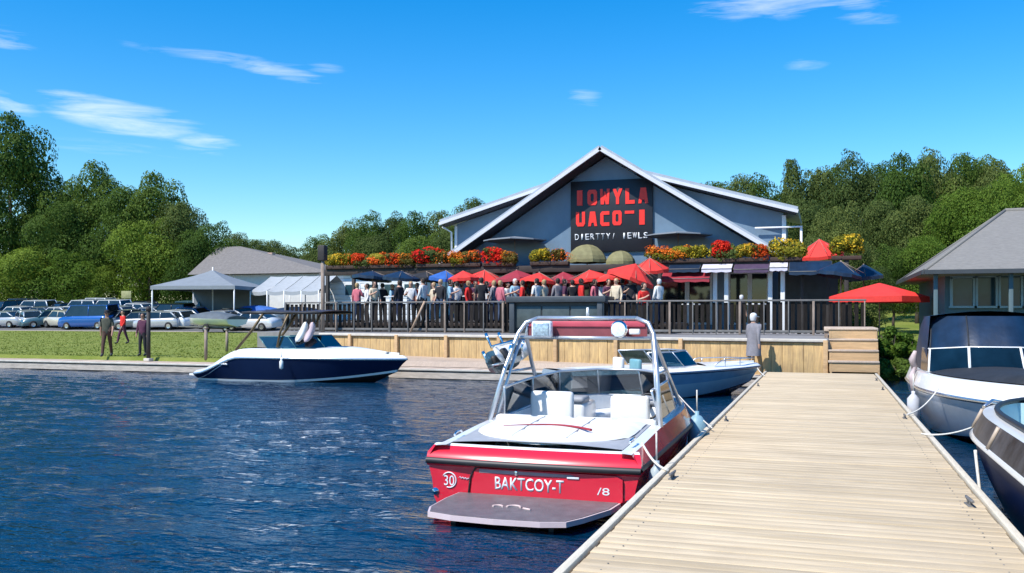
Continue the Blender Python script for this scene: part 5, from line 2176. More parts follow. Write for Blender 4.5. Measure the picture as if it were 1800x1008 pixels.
fender('white fender on the near side of the navy runabout', (-15.3, 23.42, 0.55), 0.06, 0.3, white_gel)


# ------------------------------------------------------------------ slate blue boat at the far end of the dock
def zr_sl(t):
    return 0.58 + 0.10 * t


def zg_sl(t):
    return zr_sl(t) + 0.10


hv = Vector((5.75, 4.3)).normalized()
sl = Boat('slate_blue_boat', 'slate blue open boat with white gunwale behind the red wakeboard boat', (-6.15, 21.3), hv, 5.7, 2.3, zr_sl, zg_sl, t0=0.4, p=1.7, qq=0.95, gun_in=0.12, side=0.14)
sl.strip('hull_bottom', ['keel', 'chine'], slate_deep)
sl.strip('hull_side', ['chine', 'boot', 'mid'], slate_gel)
sl.strip('upper_side', ['mid', 'rail0'], mat('mid_blue_gelcoat', (0.13, 0.24, 0.36), 0.25, var=0.1, coat=0.5))
sl.strip('rub_rail', ['rail0', 'rail1', 'rail2'], slate_deep)
sl.strip('gunwale', ['rail2', 'gun', 'inner'], white_gel)
sl.transom(['keel', 'chine', 'boot', 'mid', 'rail0', 'rail1', 'rail2', 'gun'], slate_gel)
sl.deck(0.0, 0.08, white_gel, pname='stern_deck')
sl.well(0.08, 0.68, 0.2, white_vinyl, grey_vinyl)
sl.deck(0.68, 0.99, white_gel, crown=0.06, pname='foredeck')
windscreen(sl.t, [(-0.9, 2.3, 0.76), (-0.85, 3.0, 0.77), (-0.5, 3.55, 0.79), (0.5, 3.55, 0.79), (0.85, 3.0, 0.77), (0.9, 2.3, 0.76)], 0.36, 0.30, tint_glass, alu)
seat(sl.t, (0.5, 2.1, 0.12), 0, mat('teal_vinyl', (0.16, 0.34, 0.38), 0.5))
seat(sl.t, (-0.5, 2.1, 0.12), 0, white_vinyl)
q = MB()
pillow(q, (0, 1.0, 0.5), (1.7, 0.55, 0.2), 0, 0.06)
obj('bench', q, white_vinyl, sl.t)
q = MB()
for sg in (-1, 1):
    q.tube([(sg * 0.72, 3.9, 0.78), (sg * 0.62, 4.2, 0.90), (sg * 0.36, 4.9, 0.92), (sg * 0.04, 5.5, 0.91)], 0.013, 6)
    for (a, b) in ((0.58, 4.3), (0.38, 4.85)):
        q.tube([(sg * a, b, 0.72), (sg * a, b, 0.91)], 0.011, 6)
obj('bow_rail', q, steel, sl.t)
rope('mooring_line', 'short mooring line from the slate blue bow to the dock end', (-1.72, 24.6, 0.75), (XL + .1, 24.1, DZ + .03), 0.04, 0.012)


# ------------------------------------------------------------------ covered white boat on the right, bow towards the camera
def zr_cv(t):
    return 0.70 + 0.06 * t


def zg_cv(t):
    return zr_cv(t) + 0.27


cv = Boat('covered_white_boat', 'white boat with dark canvas enclosure and black bow cover right of the dock', (2.78, 21.0), (0, -1), 6.9, 2.45, zr_cv, zg_cv, t0=0.42, p=2.0, qq=0.8, gun_in=0.10, side=0.09)
silver_gel = mat('silver_white_gelcoat', (0.58, 0.58, 0.60), 0.25, var=0.06, coat=0.5)
cv.strip('hull_bottom', ['keel', 'chine'], navy_gel)
cv.strip('hull_side', ['chine', 'boot', 'mid', 'rail0'], silver_gel)
cv.strip('rub_rail', ['rail0', 'rail1', 'rail2'], steel)
cv.strip('topside', ['rail2', 'gun', 'inner'], white_gel)
cv.transom(['keel', 'chine', 'boot', 'mid', 'rail0', 'rail1', 'rail2', 'gun'], silver_gel)
cv.deck(0.50, 0.975, black_cloth, 0.015, crown=0.13, pname='bow_cover')
cv.deck(0.0, 0.50, black_cloth, 0.0, crown=0.02, pname='cockpit_cover')
# windscreen and canvas enclosure
base = [(-1.02, 1.9, 0.98), (-1.0, 3.1, 1.0), (-0.42, 3.72, 1.06), (0.42, 3.72, 1.06), (1.0, 3.1, 1.0), (1.02, 1.9, 0.98)]
mid_ = [(x * 0.95, y_ - 0.30, z + 0.42) for x, y_, z in base]
top_ = [(x * 0.88, y_ - 0.85, 2.02) for x, y_, z in base]
smoke = mat('smoked_screen', (0.004, 0.016, 0.030), 0.12, var=0.5, scale=1.4, spec=0.18)
scr = MB()
for a, b in ((0, 1), (4, 5)):
    scr.tube([base[a], base[b]], 0.02, 6)
scr.tube(base[1:5], 0.02, 6)
for i in (1, 2, 3, 4):
    scr.tube([base[i], mid_[i]], 0.024, 8)
scr.tube(mid_, 0.016, 8)
sco = obj('windscreen_frame', scr, white_gel, cv.t)
for i in range(5):
    q = MB()
    q.slab([base[i], base[i + 1], mid_[i + 1], mid_[i]], 0.01)
    obj('pane', q, smoke, sco)
cvs = MB()
for i in range(5):
    n = 6
    rows = []
    for k in range(n + 1):
        kk = k / n
        rows.append([tuple(Vector(mid_[i]).lerp(Vector(mid_[i + 1]), u).lerp(Vector(top_[i]).lerp(Vector(top_[i + 1]), u), kk) + Vector((0, 0.04 * math.sin(math.pi * kk), 0))) for u in (0, .25, .5, .75, 1)])
    cvs.grid(rows)
en = obj('canvas_front', cvs, navy_cloth, cv.t)
for i in (1, 2, 3):       # seams of the canvas panels
    q = MB()
    q.tube([tuple(Vector(mid_[i + (i > 1)]).lerp(Vector(top_[i + (i > 1)]), k) + Vector((0, 0.04 * math.sin(math.pi * k) + 0.006, 0))) for k in (0, .25, .5, .75, 1)], 0.012, 6)
    obj('seam', q, black_cloth, en)
q = MB()
rows = []
for i in range(8):
    v = i / 7
    yv = 2.82 - 2.6 * v
    rows.append([(u * 0.93, (yv if abs(u) < .5 else yv - 0.25 * (1 - v)), 2.02 + 0.09 * (1 - u * u) - 0.5 * v ** 3) for u in (-1, -.7, -.35, 0, .35, .7, 1)])
q.grid(rows)
for sg in (0, -1):
    q.grid([[r[sg] for r in rows], [(r[sg][0] * 1.08, r[sg][1], 1.0) for r in rows]])
q.grid([rows[-1], [(p[0] * 1.05, p[1] - .1, 1.0) for p in rows[-1]]])
obj('canvas_top', q, navy_cloth, cv.t)
q = MB()
q.tube([(1.16, 2.2, 1.0), (1.2, 2.25, 1.2), (1.16, 2.3, 1.36)], [0.05, 0.07, 0.03], 8)
q.tube([(1.22, 2.6, 0.62), (1.25, 2.55, 0.9), (1.18, 2.45, 1.05)], [0.035, 0.05, 0.03], 8)
obj('furled_strap', q, mat('dusty_pink_canvas', (0.42, 0.34, 0.34), 0.8, var=0.3), cv.t)
fender('grey fender hanging on the covered white boat', (1.46, 17.2, 0.42), 0.1, 0.5, mat('silver_fender', (0.5, 0.5, 0.52), 0.4, var=0.1))
rope('mooring_line', 'pale mooring line from the covered white boat to the dock', (1.75, 16.2, 0.85), (XR - .1, 15.3, DZ + .05), 0.08, 0.012)


# ------------------------------------------------------------------ near navy boat on the right
def zr_nb(t):
    return 0.72 + 0.02 * t


def zg_nb(t):
    return zr_nb(t) + 0.25


nb_ = Boat('near_navy_boat', 'navy hulled boat with smoked side panels at the right edge of the picture', (2.72, 5.6), (0, 1), 7.3, 2.5, zr_nb, zg_nb, t0=0.60, p=2.6, qq=0.55, gun_in=0.10, side=0.13, stern=0.02)
deep_navy = mat('deep_navy_gelcoat', (0.010, 0.020, 0.065), 0.4, var=0.1, spec=0.08)
nb_.strip('hull_bottom', ['keel', 'chine'], deep_navy)
nb_.strip('hull_side', ['chine', 'boot', 'mid', 'rail0'], deep_navy)
nb_.strip('rub_rail', ['rail0', 'rail1', 'rail2'], white_gel)
nb_.strip('side_panel', ['rail2', 'gun'], mat('smoked_panel', (0.022, 0.022, 0.026), 0.3, var=0.6, scale=3, col2=(0.05, 0.05, 0.055), spec=0.15))
nb_.strip('gunwale', ['gun', 'inner'], white_gel)
nb_.transom(['keel', 'chine', 'boot', 'mid', 'rail0', 'rail1', 'rail2', 'gun'], deep_navy)
for sg in (-1, 1):
    for t in (0.30, 0.56, 0.80):
        q = MB()
        a, b = nb_.row('rail2')(t), nb_.row('gun')(t)
        q.tube([(sg * (a[0] + .008), a[1], a[2]), (sg * (b[0] + .01), b[1], b[2])], 0.022, 6)
        obj('panel_rib', q, mat('tan_rib', (0.42, 0.33, 0.25), 0.5, var=0.2), nb_.t)
q = MB()
for sg in (-1, 1):
    g2 = nb_.row('inner')
    q.tube([(sg * (g2(t)[0]), g2(t)[1], g2(t)[2] + 0.03) for t in [0.1 + 0.88 * i / 20 for i in range(21)]], 0.03, 8)
obj('coaming', q, black_rub, nb_.t)
nb_.deck(0.0, 0.1, white_gel, pname='stern_deck')
nb_.well(0.1, 0.92, 0.22, mat('teal_white_vinyl', (0.42, 0.60, 0.62), 0.5, var=0.1), grey_vinyl)
for (xx, yv) in ((-0.45, 3.4), (0.45, 3.4)):
    seat(nb_.t, (xx, yv, 0.22), 0, white_vinyl, 0.5, 0.5, 0.5, 0.36)
q = MB()
for sg in (-1, 1):
    pillow(q, (sg * 0.55, 4.6, 0.62), (0.5, 1.1, 0.18), sg * 0.1, 0.05)
obj('bow_cushion', q, mat('teal_cushion', (0.10, 0.36, 0.38), 0.5, var=0.1), nb_.t)
q = MB()
pillow(q, (0.5, 4.25, 0.85), (0.5, 0.12, 0.42), 0, 0.045)
pillow(q, (-0.5, 4.25, 0.85), (0.5, 0.12, 0.42), 0, 0.045)
obj('bow_backrest', q, white_vinyl, nb_.t)
q = MB()
q.tube([(-0.98, 6.1, 0.98), (-0.85, 6.35, 1.04), (-0.62, 6.6, 0.98)], 0.02, 8)
obj('grab_handle', q, steel, nb_.t)
rope('mooring_line', 'white and blue line hanging from the near navy boat', (1.44, 10.2, 0.68), (1.46, 10.0, 0.22), 0.0, 0.016)
rope('mooring_line', 'slack pale line from the near navy boat bow to the dock', (2.1, 12.35, 0.93), (XR - .12, 12.9, DZ + .05), 0.12, 0.012)


# ================================================================== CARS
def car_master(kind):
    """parts of a parked car, local y forward, origin on the ground"""
    q = MB()
    if kind == 'sedan':
        Lc, W_, belt, roof = 4.4, 0.88, 0.92, 1.45
        hood, cab = (2.2, 1.05), ((0.95, belt), (0.35, roof), (-0.95, roof - .03), (-1.75, belt + .05))
        prof = [(-2.2, .62, .86), (-2.1, .85, .92), (-1.75, .97, .97), (-0.9, .95, 1), (0.9, .93, 1), (1.6, .85, .97), (2.05, .74, .90), (2.2, .58, .82)]
    elif kind == 'hatch':
        Lc, W_, belt, roof = 4.0, 0.87, 0.95, 1.52
        cab = ((1.05, belt), (0.40, roof), (-1.35, roof - .06), (-1.9, belt + .05))
        prof = [(-2.0, .6, .88), (-1.95, .9, .95), (-1.6, 1.0, .98), (-0.9, .97, 1), (0.9, .95, 1), (1.45, .88, .97), (1.9, .76, .90), (2.0, .6, .84)]
    elif kind == 'suv':
        Lc, W_, belt, roof = 4.6, 0.93, 1.08, 1.78
        cab = ((1.05, belt), (0.50, roof), (-1.95, roof - .04), (-2.22, belt + .04))
        prof = [(-2.3, .66, .93), (-2.25, 1.05, .97), (-1.9, 1.09, .99), (-0.9, 1.08, 1), (0.9, 1.07, 1), (1.6, 1.02, .98), (2.1, .94, .94), (2.3, .7, .88)]
    else:
        Lc, W_, belt, roof = 4.9, 0.95, 1.15, 2.05
        cab = ((1.75, belt), (1.15, roof), (-2.3, roof), (-2.42, belt))
        prof = [(-2.45, .7, .97), (-2.42, 1.14, .99), (-1.9, 1.16, 1), (-0.9, 1.15, 1), (0.9, 1.14, 1), (1.9, 1.08, .98), (2.3, .96, .93), (2.45, .72, .88)]
    rows = []
    for (y, zt, wk) in prof:
        w = W_ * wk
        rows.append([(-w * .92, y, 0.26), (-w, y, 0.42), (-w, y, zt * .78), (-w * .93, y, zt), (0, y, zt + .03), (w * .93, y, zt), (w, y, zt * .78), (w, y, 0.42), (w * .92, y, 0.26)])
    q.grid(rows)
    for r in (rows[0], rows[-1]):
        q.poly(r)
    body = q
    q = MB()
    a, b, c, d = cab
    wb, wr = W_ * .92, W_ * .74
    pts = [(-wb, a[0], a[1]), (wb, a[0], a[1]), (-wr, b[0], b[1] - .05), (wr, b[0], b[1] - .05), (-wr, c[0], c[1] - .05), (wr, c[0], c[1] - .05), (-wb, d[0], d[1]), (wb, d[0], d[1])]
    q.add(pts, [(0, 1, 3, 2), (4, 5, 7, 6), (0, 2, 4, 6), (1, 7, 5, 3)])
    glass = q
    q = MB()
    q.slab([(-wr - .02, b[0] + .05, b[1]), (wr + .02, b[0] + .05, b[1]), (wr + .02, c[0] - .05, c[1]), (-wr - .02, c[0] - .05, c[1])], -0.06)
    for sg in (-1, 1):
        q.tube([(sg * wb, a[0], a[1]), (sg * wr, b[0], b[1] - .03)], 0.04, 6)
        q.tube([(sg * wb, d[0], d[1]), (sg * wr, c[0], c[1] - .03)], 0.06, 6)
        ym = (b[0] + c[0]) / 2
        q.tube([(sg * wb, ym, a[1]), (sg * wr, ym, b[1] - .03)], 0.04, 6)
    roofm = q
    wh = MB()
    wh.lathe([(0.18, -.10), (0.31, -.10), (0.33, -.06), (0.33, .06), (0.31, .10), (0.18, .10)], 16, (0, 0, 0), 'X')
    rim = MB()
    rim.lathe([(0.0, .085), (0.06, .09), (0.17, .075), (0.20, .09)], 12, (0, 0, 0), 'X')
    rim.lathe([(0.0, -.085), (0.06, -.09), (0.17, -.075), (0.20, -.09)], 12, (0, 0, 0), 'X')
    hl = MB()
    hl.bbox((0, 0, 0), (0.34, 0.10, 0.14), 0.03)
    M = {k: fixn(v.mesh(k)) for k, v in (('body', body), ('window_glass', glass), ('roof', roofm), ('tyre', wh), ('rim', rim), ('headlight', hl))}
    M['L'] = Lc
    M['W'] = W_
    M['zt'] = prof[-2][1]
    M['window_glass'].materials.append(dark_glass)
    M['tyre'].materials.append(tyre_m)
    M['rim'].materials.append(steel)
    M['headlight'].materials.append(lens_m)
    M['body'].materials.append(white_gel)
    M['roof'].materials.append(white_gel)
    return M


CARM = {k: car_master(k) for k in ('sedan', 'hatch', 'suv', 'van')}


def paint(name, col):
    return mat('car_paint_' + name, col, 0.25, 0.2, var=0.05, coat=0.8)


PAINT = {'silver': paint('silver', (0.42, 0.44, 0.46)), 'white': paint('white', (0.72, 0.73, 0.74)), 'black': paint('black', (0.012, 0.013, 0.016)),
         'blue': paint('blue', (0.012, 0.10, 0.36)), 'grey': paint('grey', (0.14, 0.16, 0.18)), 'teal': paint('teal', (0.09, 0.17, 0.19)),
         'navy': paint('navy', (0.015, 0.03, 0.08)), 'cream': paint('cream', (0.60, 0.56, 0.46))}


def car(kind, colr, px, Y, yaw, label):
    M = CARM[kind]
    x = x_at(px, Y)
    gz = ground_z(x, Y)
    slope = math.atan2(ground_z(x, Y + 1) - ground_z(x, Y - 1), 2.0)
    t = thing('parked_' + {'sedan': 'car', 'hatch': 'hatchback', 'suv': 'suv', 'van': 'van'}[kind], label, 'van' if kind == 'van' else 'car', (x, Y, gz + 0.012), R(yaw), 'vehicles in the car park')
    t.rotation_euler = (0, 0, R(yaw))
    # lean with the slope of the lot
    t.rotation_euler = (Matrix.Rotation(slope, 3, 'X') @ Matrix.Rotation(R(yaw), 3, 'Z')).to_euler()
    for nm in ('body', 'roof'):
        o = obj(nm, M[nm], None, t)
        o.material_slots[0].link = 'OBJECT'
        o.material_slots[0].material = PAINT[colr]
    obj('window_glass', M['window_glass'], None, t)
    for sx in (-1, 1):
        for sy in (M['L'] * .31, -M['L'] * .30):
            o = obj('wheel', M['tyre'], None, t, (sx * (M['W'] - .07), sy, 0.33))
            obj('rim', M['rim'], None, o)
        obj('headlight', M['headlight'], None, t, (sx * M['W'] * .66, M['L'] / 2 - .14, M['zt'] - .13))


CARS = [('suv', 'black', 12, 71.5, 170, 'black off-roader at the left edge of the rear row'), ('sedan', 'silver', 8, 62.2, 95, 'silver car cut by the left picture edge in the front row'),
        ('hatch', 'silver', 50, 62.6, 62, 'pale silver hatchback second from left in the front row'), ('sedan', 'teal', 84, 63, 150, 'dark teal car third from left in the front row'),
        ('suv', 'white', 60, 72, 100, 'white roofed off-roader in the rear row above the silver hatchback'), ('hatch', 'cream', 112, 62.4, 75, 'cream hatchback left of the blue van'),
        ('van', 'blue', 158, 61.5, 96, 'bright blue van with white flash behind the two people on the lawn'), ('sedan', 'black', 110, 72.4, 165, 'black car in the rear row above the cream hatchback'),
        ('suv', 'white', 144, 72, 95, 'plain white off-roader in the rear row above the blue van'), ('suv', 'white', 192, 72.2, 92, 'long white off-roader in the rear row behind the person in red'),
        ('hatch', 'grey', 216, 62.5, 160, 'grey hatchback in the front row behind the person in red'), ('hatch', 'white', 238, 70.8, 88, 'white hatchback in the rear row left of the dark lamp post'),
        ('sedan', 'navy', 282, 70.6, 95, 'dark navy car in the rear row right of the lamp post'), ('sedan', 'grey', 246, 61.6, 110, 'grey car in the front row just left of the lamp post'),
        ('hatch', 'white', 308, 62.4, 80, 'white hatchback left of the boat under grey cover'), ('suv', 'teal', 328, 69.6, 92, 'teal off-roader in the rear row below the grey tent'),
        ('hatch', 'silver', 282, 61.4, 100, 'dusty silver hatchback in the front row right of the lamp post'),
        ('sedan', 'silver', 388, 62.5, 86, 'silver car half hidden by the boat under grey cover'), ('hatch', 'black', 408, 64.2, 150, 'black hatchback under the edge of the grey tent'),
        ('sedan', 'white', 445, 61.2, 92, 'white car behind the canopy pole of the navy runabout')]
CARS += [('hatch', 'white', 30, 67.2, 85, 'white hatchback in the middle row near the left picture edge'), ('sedan', 'grey', 72, 67.4, 95, 'grey car in the middle row left of the cream hatchback'),
         ('sedan', 'white', 102, 67.0, 92, 'white car in the middle row behind the cream hatchback'), ('hatch', 'white', 130, 67.4, 88, 'small white hatchback in the middle row behind the blue van'),
         ('sedan', 'white', 178, 67.0, 95, 'white car in the middle row behind the dark-topped person'), ('hatch', 'silver', 205, 67.2, 84, 'silver hatchback in the middle row left of the person in red'),
         ('sedan', 'silver', 262, 66.4, 94, 'silver car in the middle row behind the lamp post'), ('suv', 'black', 300, 66.6, 92, 'black off-roader in the middle row right of the lamp post'),
         ('hatch', 'blue', 330, 65.8, 88, 'blue hatchback in the middle row by the grey cover'), ('suv', 'navy', 32, 76.5, 92, 'navy off-roader at the back of the lot near the left edge'),
         ('sedan', 'silver', 88, 76, 90, 'silver car at the back of the lot below the low bushes'), ('suv', 'white', 168, 76.2, 90, 'white off-roader at the back of the lot below the tall tree'),
         ('sedan', 'black', 250, 75.5, 92, 'black car at the back of the lot right of the notice board')]
for c_ in CARS:
    car(*c_)
# white flash on the blue van side
# blue and grey covered boats on trailers
def trailer_boat(px, Y, yaw, Lb, m, label, zb=0.55):
    x = x_at(px, Y)
    gz = ground_z(x, Y)
    t = thing('trailer_boat', label, 'boat', (x, Y, gz), R(yaw), 'boats on trailers')
    q = MB()
    rows, under = [], []
    for i in range(15):
        k = i / 14
        w_ = 1.05 * (1 - max(0, (k - .5) / .5) ** 2.2) ** 0.8
        zt = zb + 0.72 + 0.28 * math.sin(math.pi * min(1, k * 1.1)) + 0.1 * k
        y_ = (k - .5) * Lb
        rows.append([(-w_, y_, zb + 0.45 + .12 * k), (-w_ * .7, y_, zt - .1), (0, y_, zt), (w_ * .7, y_, zt - .1), (w_, y_, zb + 0.45 + .12 * k)])
        under.append([(-w_, y_, zb + 0.45 + .12 * k), (-w_ * .8, y_, zb + .1 + .3 * max(0, k - .6)), (0, y_, zb - .1 + .5 * max(0, k - .7)), (w_ * .8, y_, zb + .1 + .3 * max(0, k - .6)), (w_, y_, zb + 0.45 + .12 * k)])
    q.grid(rows)
    q.poly(rows[0])
    obj('cover', q, m, t)
    q = MB()
    q.grid(under)
    q.poly(under[0])
    obj('hull', q, white_gel, t)
    q = MB()
    for sx in (-.6, .6):
        q.box((sx, 0, zb - .12), (0.08, Lb * .9, 0.1))
    q.box((0, -.3, 0.34), (1.9, 0.08, 0.08))
    q.box((0, Lb * .55, zb - .12), (0.08, Lb * .4, 0.08))
    obj('trailer', q, rail_m, t)
    for sx in (-1, 1):
        o = obj('wheel', CARM['sedan']['tyre'], None, t, (sx * 0.95, -.3, 0.33))
        obj('rim', CARM['sedan']['rim'], None, o)


trailer_boat(375, 58.0, 78, 5.2, mat('slate_cover', (0.085, 0.105, 0.125), 0.7, var=0.2, scale=3), 'boat under a slate grey cover in front of the grey tent')
trailer_boat(448, 66.0, 84, 5.6, blue_cloth, 'boat under a bright blue cover below the white tent')
trailer_boat(520, 64.5, 96, 5.4, navy_cloth, 'boat under a navy cover left of the tall wooden pole')

# lamp post and small posts on the lawn
t = thing('lamp_post', 'dark slim post on the shore dock beside the dark-clothed person', 'post', at_z(260, 628, SZ))
t.location = (x_at(261, 28.0), 28.0, SZ)
q = MB()
q.tube([(0, 0, 0), (0, 0, 1.9)], 0.075, 10)
obj('shaft', q, dark_post, t)
q = MB()
q.lathe([(0, 0), (0.09, 0.0), (0.11, 0.08), (0.06, 0.16), (0, 0.18)], 10, (0, 0, 1.9))
obj('cap', q, dark_post, t)
q = MB()
q.bbox((0, 0, 0.06), (0.26, 0.26, 0.12), 0.02)
obj('foot', q, cap_m, t)
for k, (px_, Y, hgt, lab) in enumerate(((362, 28.3, 1.15, 'left of two small wooden posts at the lawn edge'), (399, 33, 0.95, 'right of two small wooden posts standing on the lawn'))):
    x = x_at(px_, Y)
    t = thing('small_post', lab, 'post', (x, Y, ground_z(x, Y) - 0.05))
    q = MB()
    q.tube([(0, 0, 0), (0, 0, hgt)], 0.06, 8)
    obj('shaft', q, post_m, t)
    q = MB()
    q.bbox((0, 0, hgt + .02), (0.15, 0.15, 0.04), 0.01)
    obj('cap', q, post_m, t)
t = thing('notice_sign', 'small yellowish notice board before the low green bushes', 'sign', (x_at(222, 79.6), 79.6, ground_z(-40, 79.6)))
q = MB()
q.bbox((0, 0, 2.0), (1.3, 0.06, 0.8), 0.02)
obj('board', q, mat('khaki_board', (0.30, 0.30, 0.14), 0.7, var=0.2), t)
for sx in (-.55, .55):
    q = MB()
    q.box((sx, .06, 1.0), (0.08, 0.08, 2.0))
    obj('leg', q, post_m, t)


# ================================================================== PEOPLE
def person(label, loc, rz, h=1.72, top=None, bottom=None, skin=skin_m, hair=None, pose='stand', coat=False, cap=None, group='people on the terrace', sleeves=True, hat_white=False):
    k = h / 1.72
    V_, E_, Rr, S = [], [], [], []

    def add(p, r, parent=None, tag_=0):
        V_.append(Vector(p))
        Rr.append(r)
        S.append(tag_)
        if parent is not None:
            E_.append((parent, len(V_) - 1))
        return len(V_) - 1
    # 0 trousers 1 top 2 skin 3 shoes
    pel = add((0, 0, 0.93), (0.155, 0.11), None, 0)
    wai = add((0, 0.005, 1.08), (0.14, 0.10), pel, 1)
    che = add((0, 0.0, 1.30), (0.17, 0.115), wai, 1)
    nk0 = add((0, -0.01, 1.44), (0.085, 0.075), che, 1)
    nk1 = add((0, 0.0, 1.51), (0.052, 0.055), nk0, 2)
    hd0 = add((0, 0.015, 1.58), (0.072, 0.085), nk1, 2)
    hd1 = add((0, 0.01, 1.655), (0.076, 0.095), hd0, 2)
    add((0, 0.0, 1.70), (0.045, 0.06), hd1, 2)
    stride = {'stand': 0.03, 'walk': 0.26, 'lean': 0.05}[pose]
    for sg in (-1, 1):
        st_ = stride * sg
        hp = add((sg * 0.085, 0, 0.86), (0.088, 0.09), pel, 0)
        kn = add((sg * 0.095, st_ * 0.5 + 0.025, 0.48), (0.060, 0.062), hp, 0)
        an = add((sg * 0.10, st_ * 0.9 - (0.03 if st_ < 0 else 0), 0.10), (0.044, 0.05), kn, 0)
        he = add((sg * 0.105, st_ * 0.9 + 0.03, 0.05), (0.042, 0.045), an, 3)
        add((sg * 0.115, st_ * 0.9 + 0.17, 0.032), (0.04, 0.03), he, 3)
        sh = add((sg * 0.165, -0.01, 1.39), (0.066, 0.062), che, 1)
        if pose == 'lean' and sg > 0:
            el_ = add((sg * 0.26, 0.06, 1.14), (0.046, 0.046), sh, 1)
            wr = add((sg * 0.14, 0.27, 1.22), (0.032, 0.032), el_, 2)
            ha = add((sg * 0.10, 0.34, 1.27), (0.036, 0.024), wr, 2)
            add((sg * 0.08, 0.40, 1.30), (0.024, 0.014), ha, 2)
        else:
            el_ = add((sg * 0.235, -0.03 - st_ * 0.3, 1.12), (0.046, 0.046), sh, 1)
            wr = add((sg * 0.245, 0.06 - st_ * 0.6, 0.90), (0.033, 0.033), el_, 1 if sleeves else 2)
            ha = add((sg * 0.24, 0.08 - st_ * 0.65, 0.83), (0.026, 0.040), wr, 2)
            add((sg * 0.235, 0.10 - st_ * 0.68, 0.75), (0.014, 0.026), ha, 2)
    me = bpy.data.meshes.new('body')
    me.from_pydata([tuple(v) for v in V_], E_, [])
    o = bpy.data.objects.new('body', me)
    COL.objects.link(o)
    md = o.modifiers.new('skin', 'SKIN')
    md.use_smooth_shade = True
    for i, sv in enumerate(me.skin_vertices[0].data):
        sv.radius = (Rr[i][0] * (1.12 if S[i] != 2 else 1.04), Rr[i][1] * (1.12 if S[i] != 2 else 1.04))
        sv.use_root = (i == 0)
    ss = o.modifiers.new('sub', 'SUBSURF')
    ss.levels = 1
    ss.render_levels = 1
    dg = bpy.context.evaluated_depsgraph_get()
    dg.update()
    m2 = bpy.data.meshes.new_from_object(o.evaluated_get(dg))
    bpy.data.objects.remove(o)
    m2.materials.clear()
    for m in (bottom, top, skin, black_rub):
        m2.materials.append(m)
    EA = [(V_[a], V_[b], S[b]) for a, b in E_]
    for p in m2.polygons:
        c = p.center
        best, bt = 1e9, 0
        for a, b, tg in EA:
            ab = b - a
            u = max(0, min(1, (c - a).dot(ab) / max(1e-9, ab.dot(ab))))
            d = (a + ab * u - c).length_squared
            if d < best:
                best, bt = d, tg
        p.material_index = bt
        p.use_smooth = True
    m2.name = 'body'
    t = thing('person', label, 'person', loc, rz, group)
    t.scale = (k, k, k)
    obj('body', m2, None, t)
    q = MB()
    if cap is not None:
        q.lathe([(0.094, 0.0), (0.098, 0.03), (0.086, 0.07), (0.045, 0.10), (0, 0.106)], 14, (0, -0.005, 1.65))
        q.slab([(-0.07, 0.08, 1.645), (-0.05, 0.20, 1.635), (0.05, 0.20, 1.635), (0.07, 0.08, 1.645)], 0.012)
        obj('cap', q, cap, t)
    hm = hair or mat('dark_hair', (0.02, 0.014, 0.01), 0.7, var=0.3)
    q = MB()
    q.lathe([(0.07, -0.085), (0.088, -0.03), (0.092, 0.03), (0.08, 0.08), (0.042, 0.108), (0, 0.114)], 14, (0, -0.022, 1.622))
    obj('hair', q, hm, t)
    q = MB()     # face: eyes, nose, mouth, ears
    for sg in (-1, 1):
        q.lathe([(0, -.012), (.010, -.006), (.011, 0), (.010, .006), (0, .012)], 8, (sg * 0.032, 0.093, 1.625))
    obj('eyes', q, black_rub, t)
    q = MB()
    q.tube([(0, 0.095, 1.63), (0, 0.122, 1.592), (0, 0.098, 1.583)], [0.008, 0.015, 0.008], 6)
    for sg in (-1, 1):
        q.tube([(sg * 0.078, -0.005, 1.63), (sg * 0.092, -0.012, 1.61), (sg * 0.078, 0.0, 1.585)], 0.012, 6)
    obj('nose_and_ears', q, skin, t)
    if coat:
        q = MB()
        rows = []
        for (z, a, b) in ((1.47, .085, .08), (1.41, .17, .12), (1.28, .195, .145), (1.05, .18, .14), (0.85, .195, .165), (0.66, .205, .19), (0.56, .205, .20)):
            rows.append([(a * math.cos(an), b * math.sin(an) + 0.01 * math.sin(an * 5), z) for an in np.linspace(0, 2 * math.pi, 24, endpoint=False)])
        q.grid(rows, closed=True)
        obj('long_coat', q, coat, t)
    return t


def cl(name, c):
    return mat('cloth_' + name, c, 0.85, var=0.15, scale=9, bump=0.15, bscale=25)


C_white, C_black, C_red, C_grey = cl('white', (0.68, 0.67, 0.66)), cl('black', (0.015, 0.015, 0.02)), cl('red', (0.62, 0.02, 0.015)), cl('grey', (0.21, 0.20, 0.22))
C_navy, C_denim, C_pink, C_olive = cl('navy', (0.02, 0.03, 0.07)), cl('denim', (0.06, 0.09, 0.16)), cl('pink', (0.55, 0.14, 0.18)), cl('olive', (0.06, 0.065, 0.045))
C_plum, C_brown, C_sky, C_cream = cl('plum', (0.08, 0.02, 0.05)), cl('brown', (0.07, 0.035, 0.025)), cl('sky', (0.25, 0.42, 0.55)), cl('cream', (0.6, 0.5, 0.36))
blond = mat('blond_hair', (0.38, 0.26, 0.12), 0.7, var=0.3)
white_hair = mat('white_hair', (0.62, 0.62, 0.62), 0.7, var=0.1)
FACE = math.pi   # facing the lake

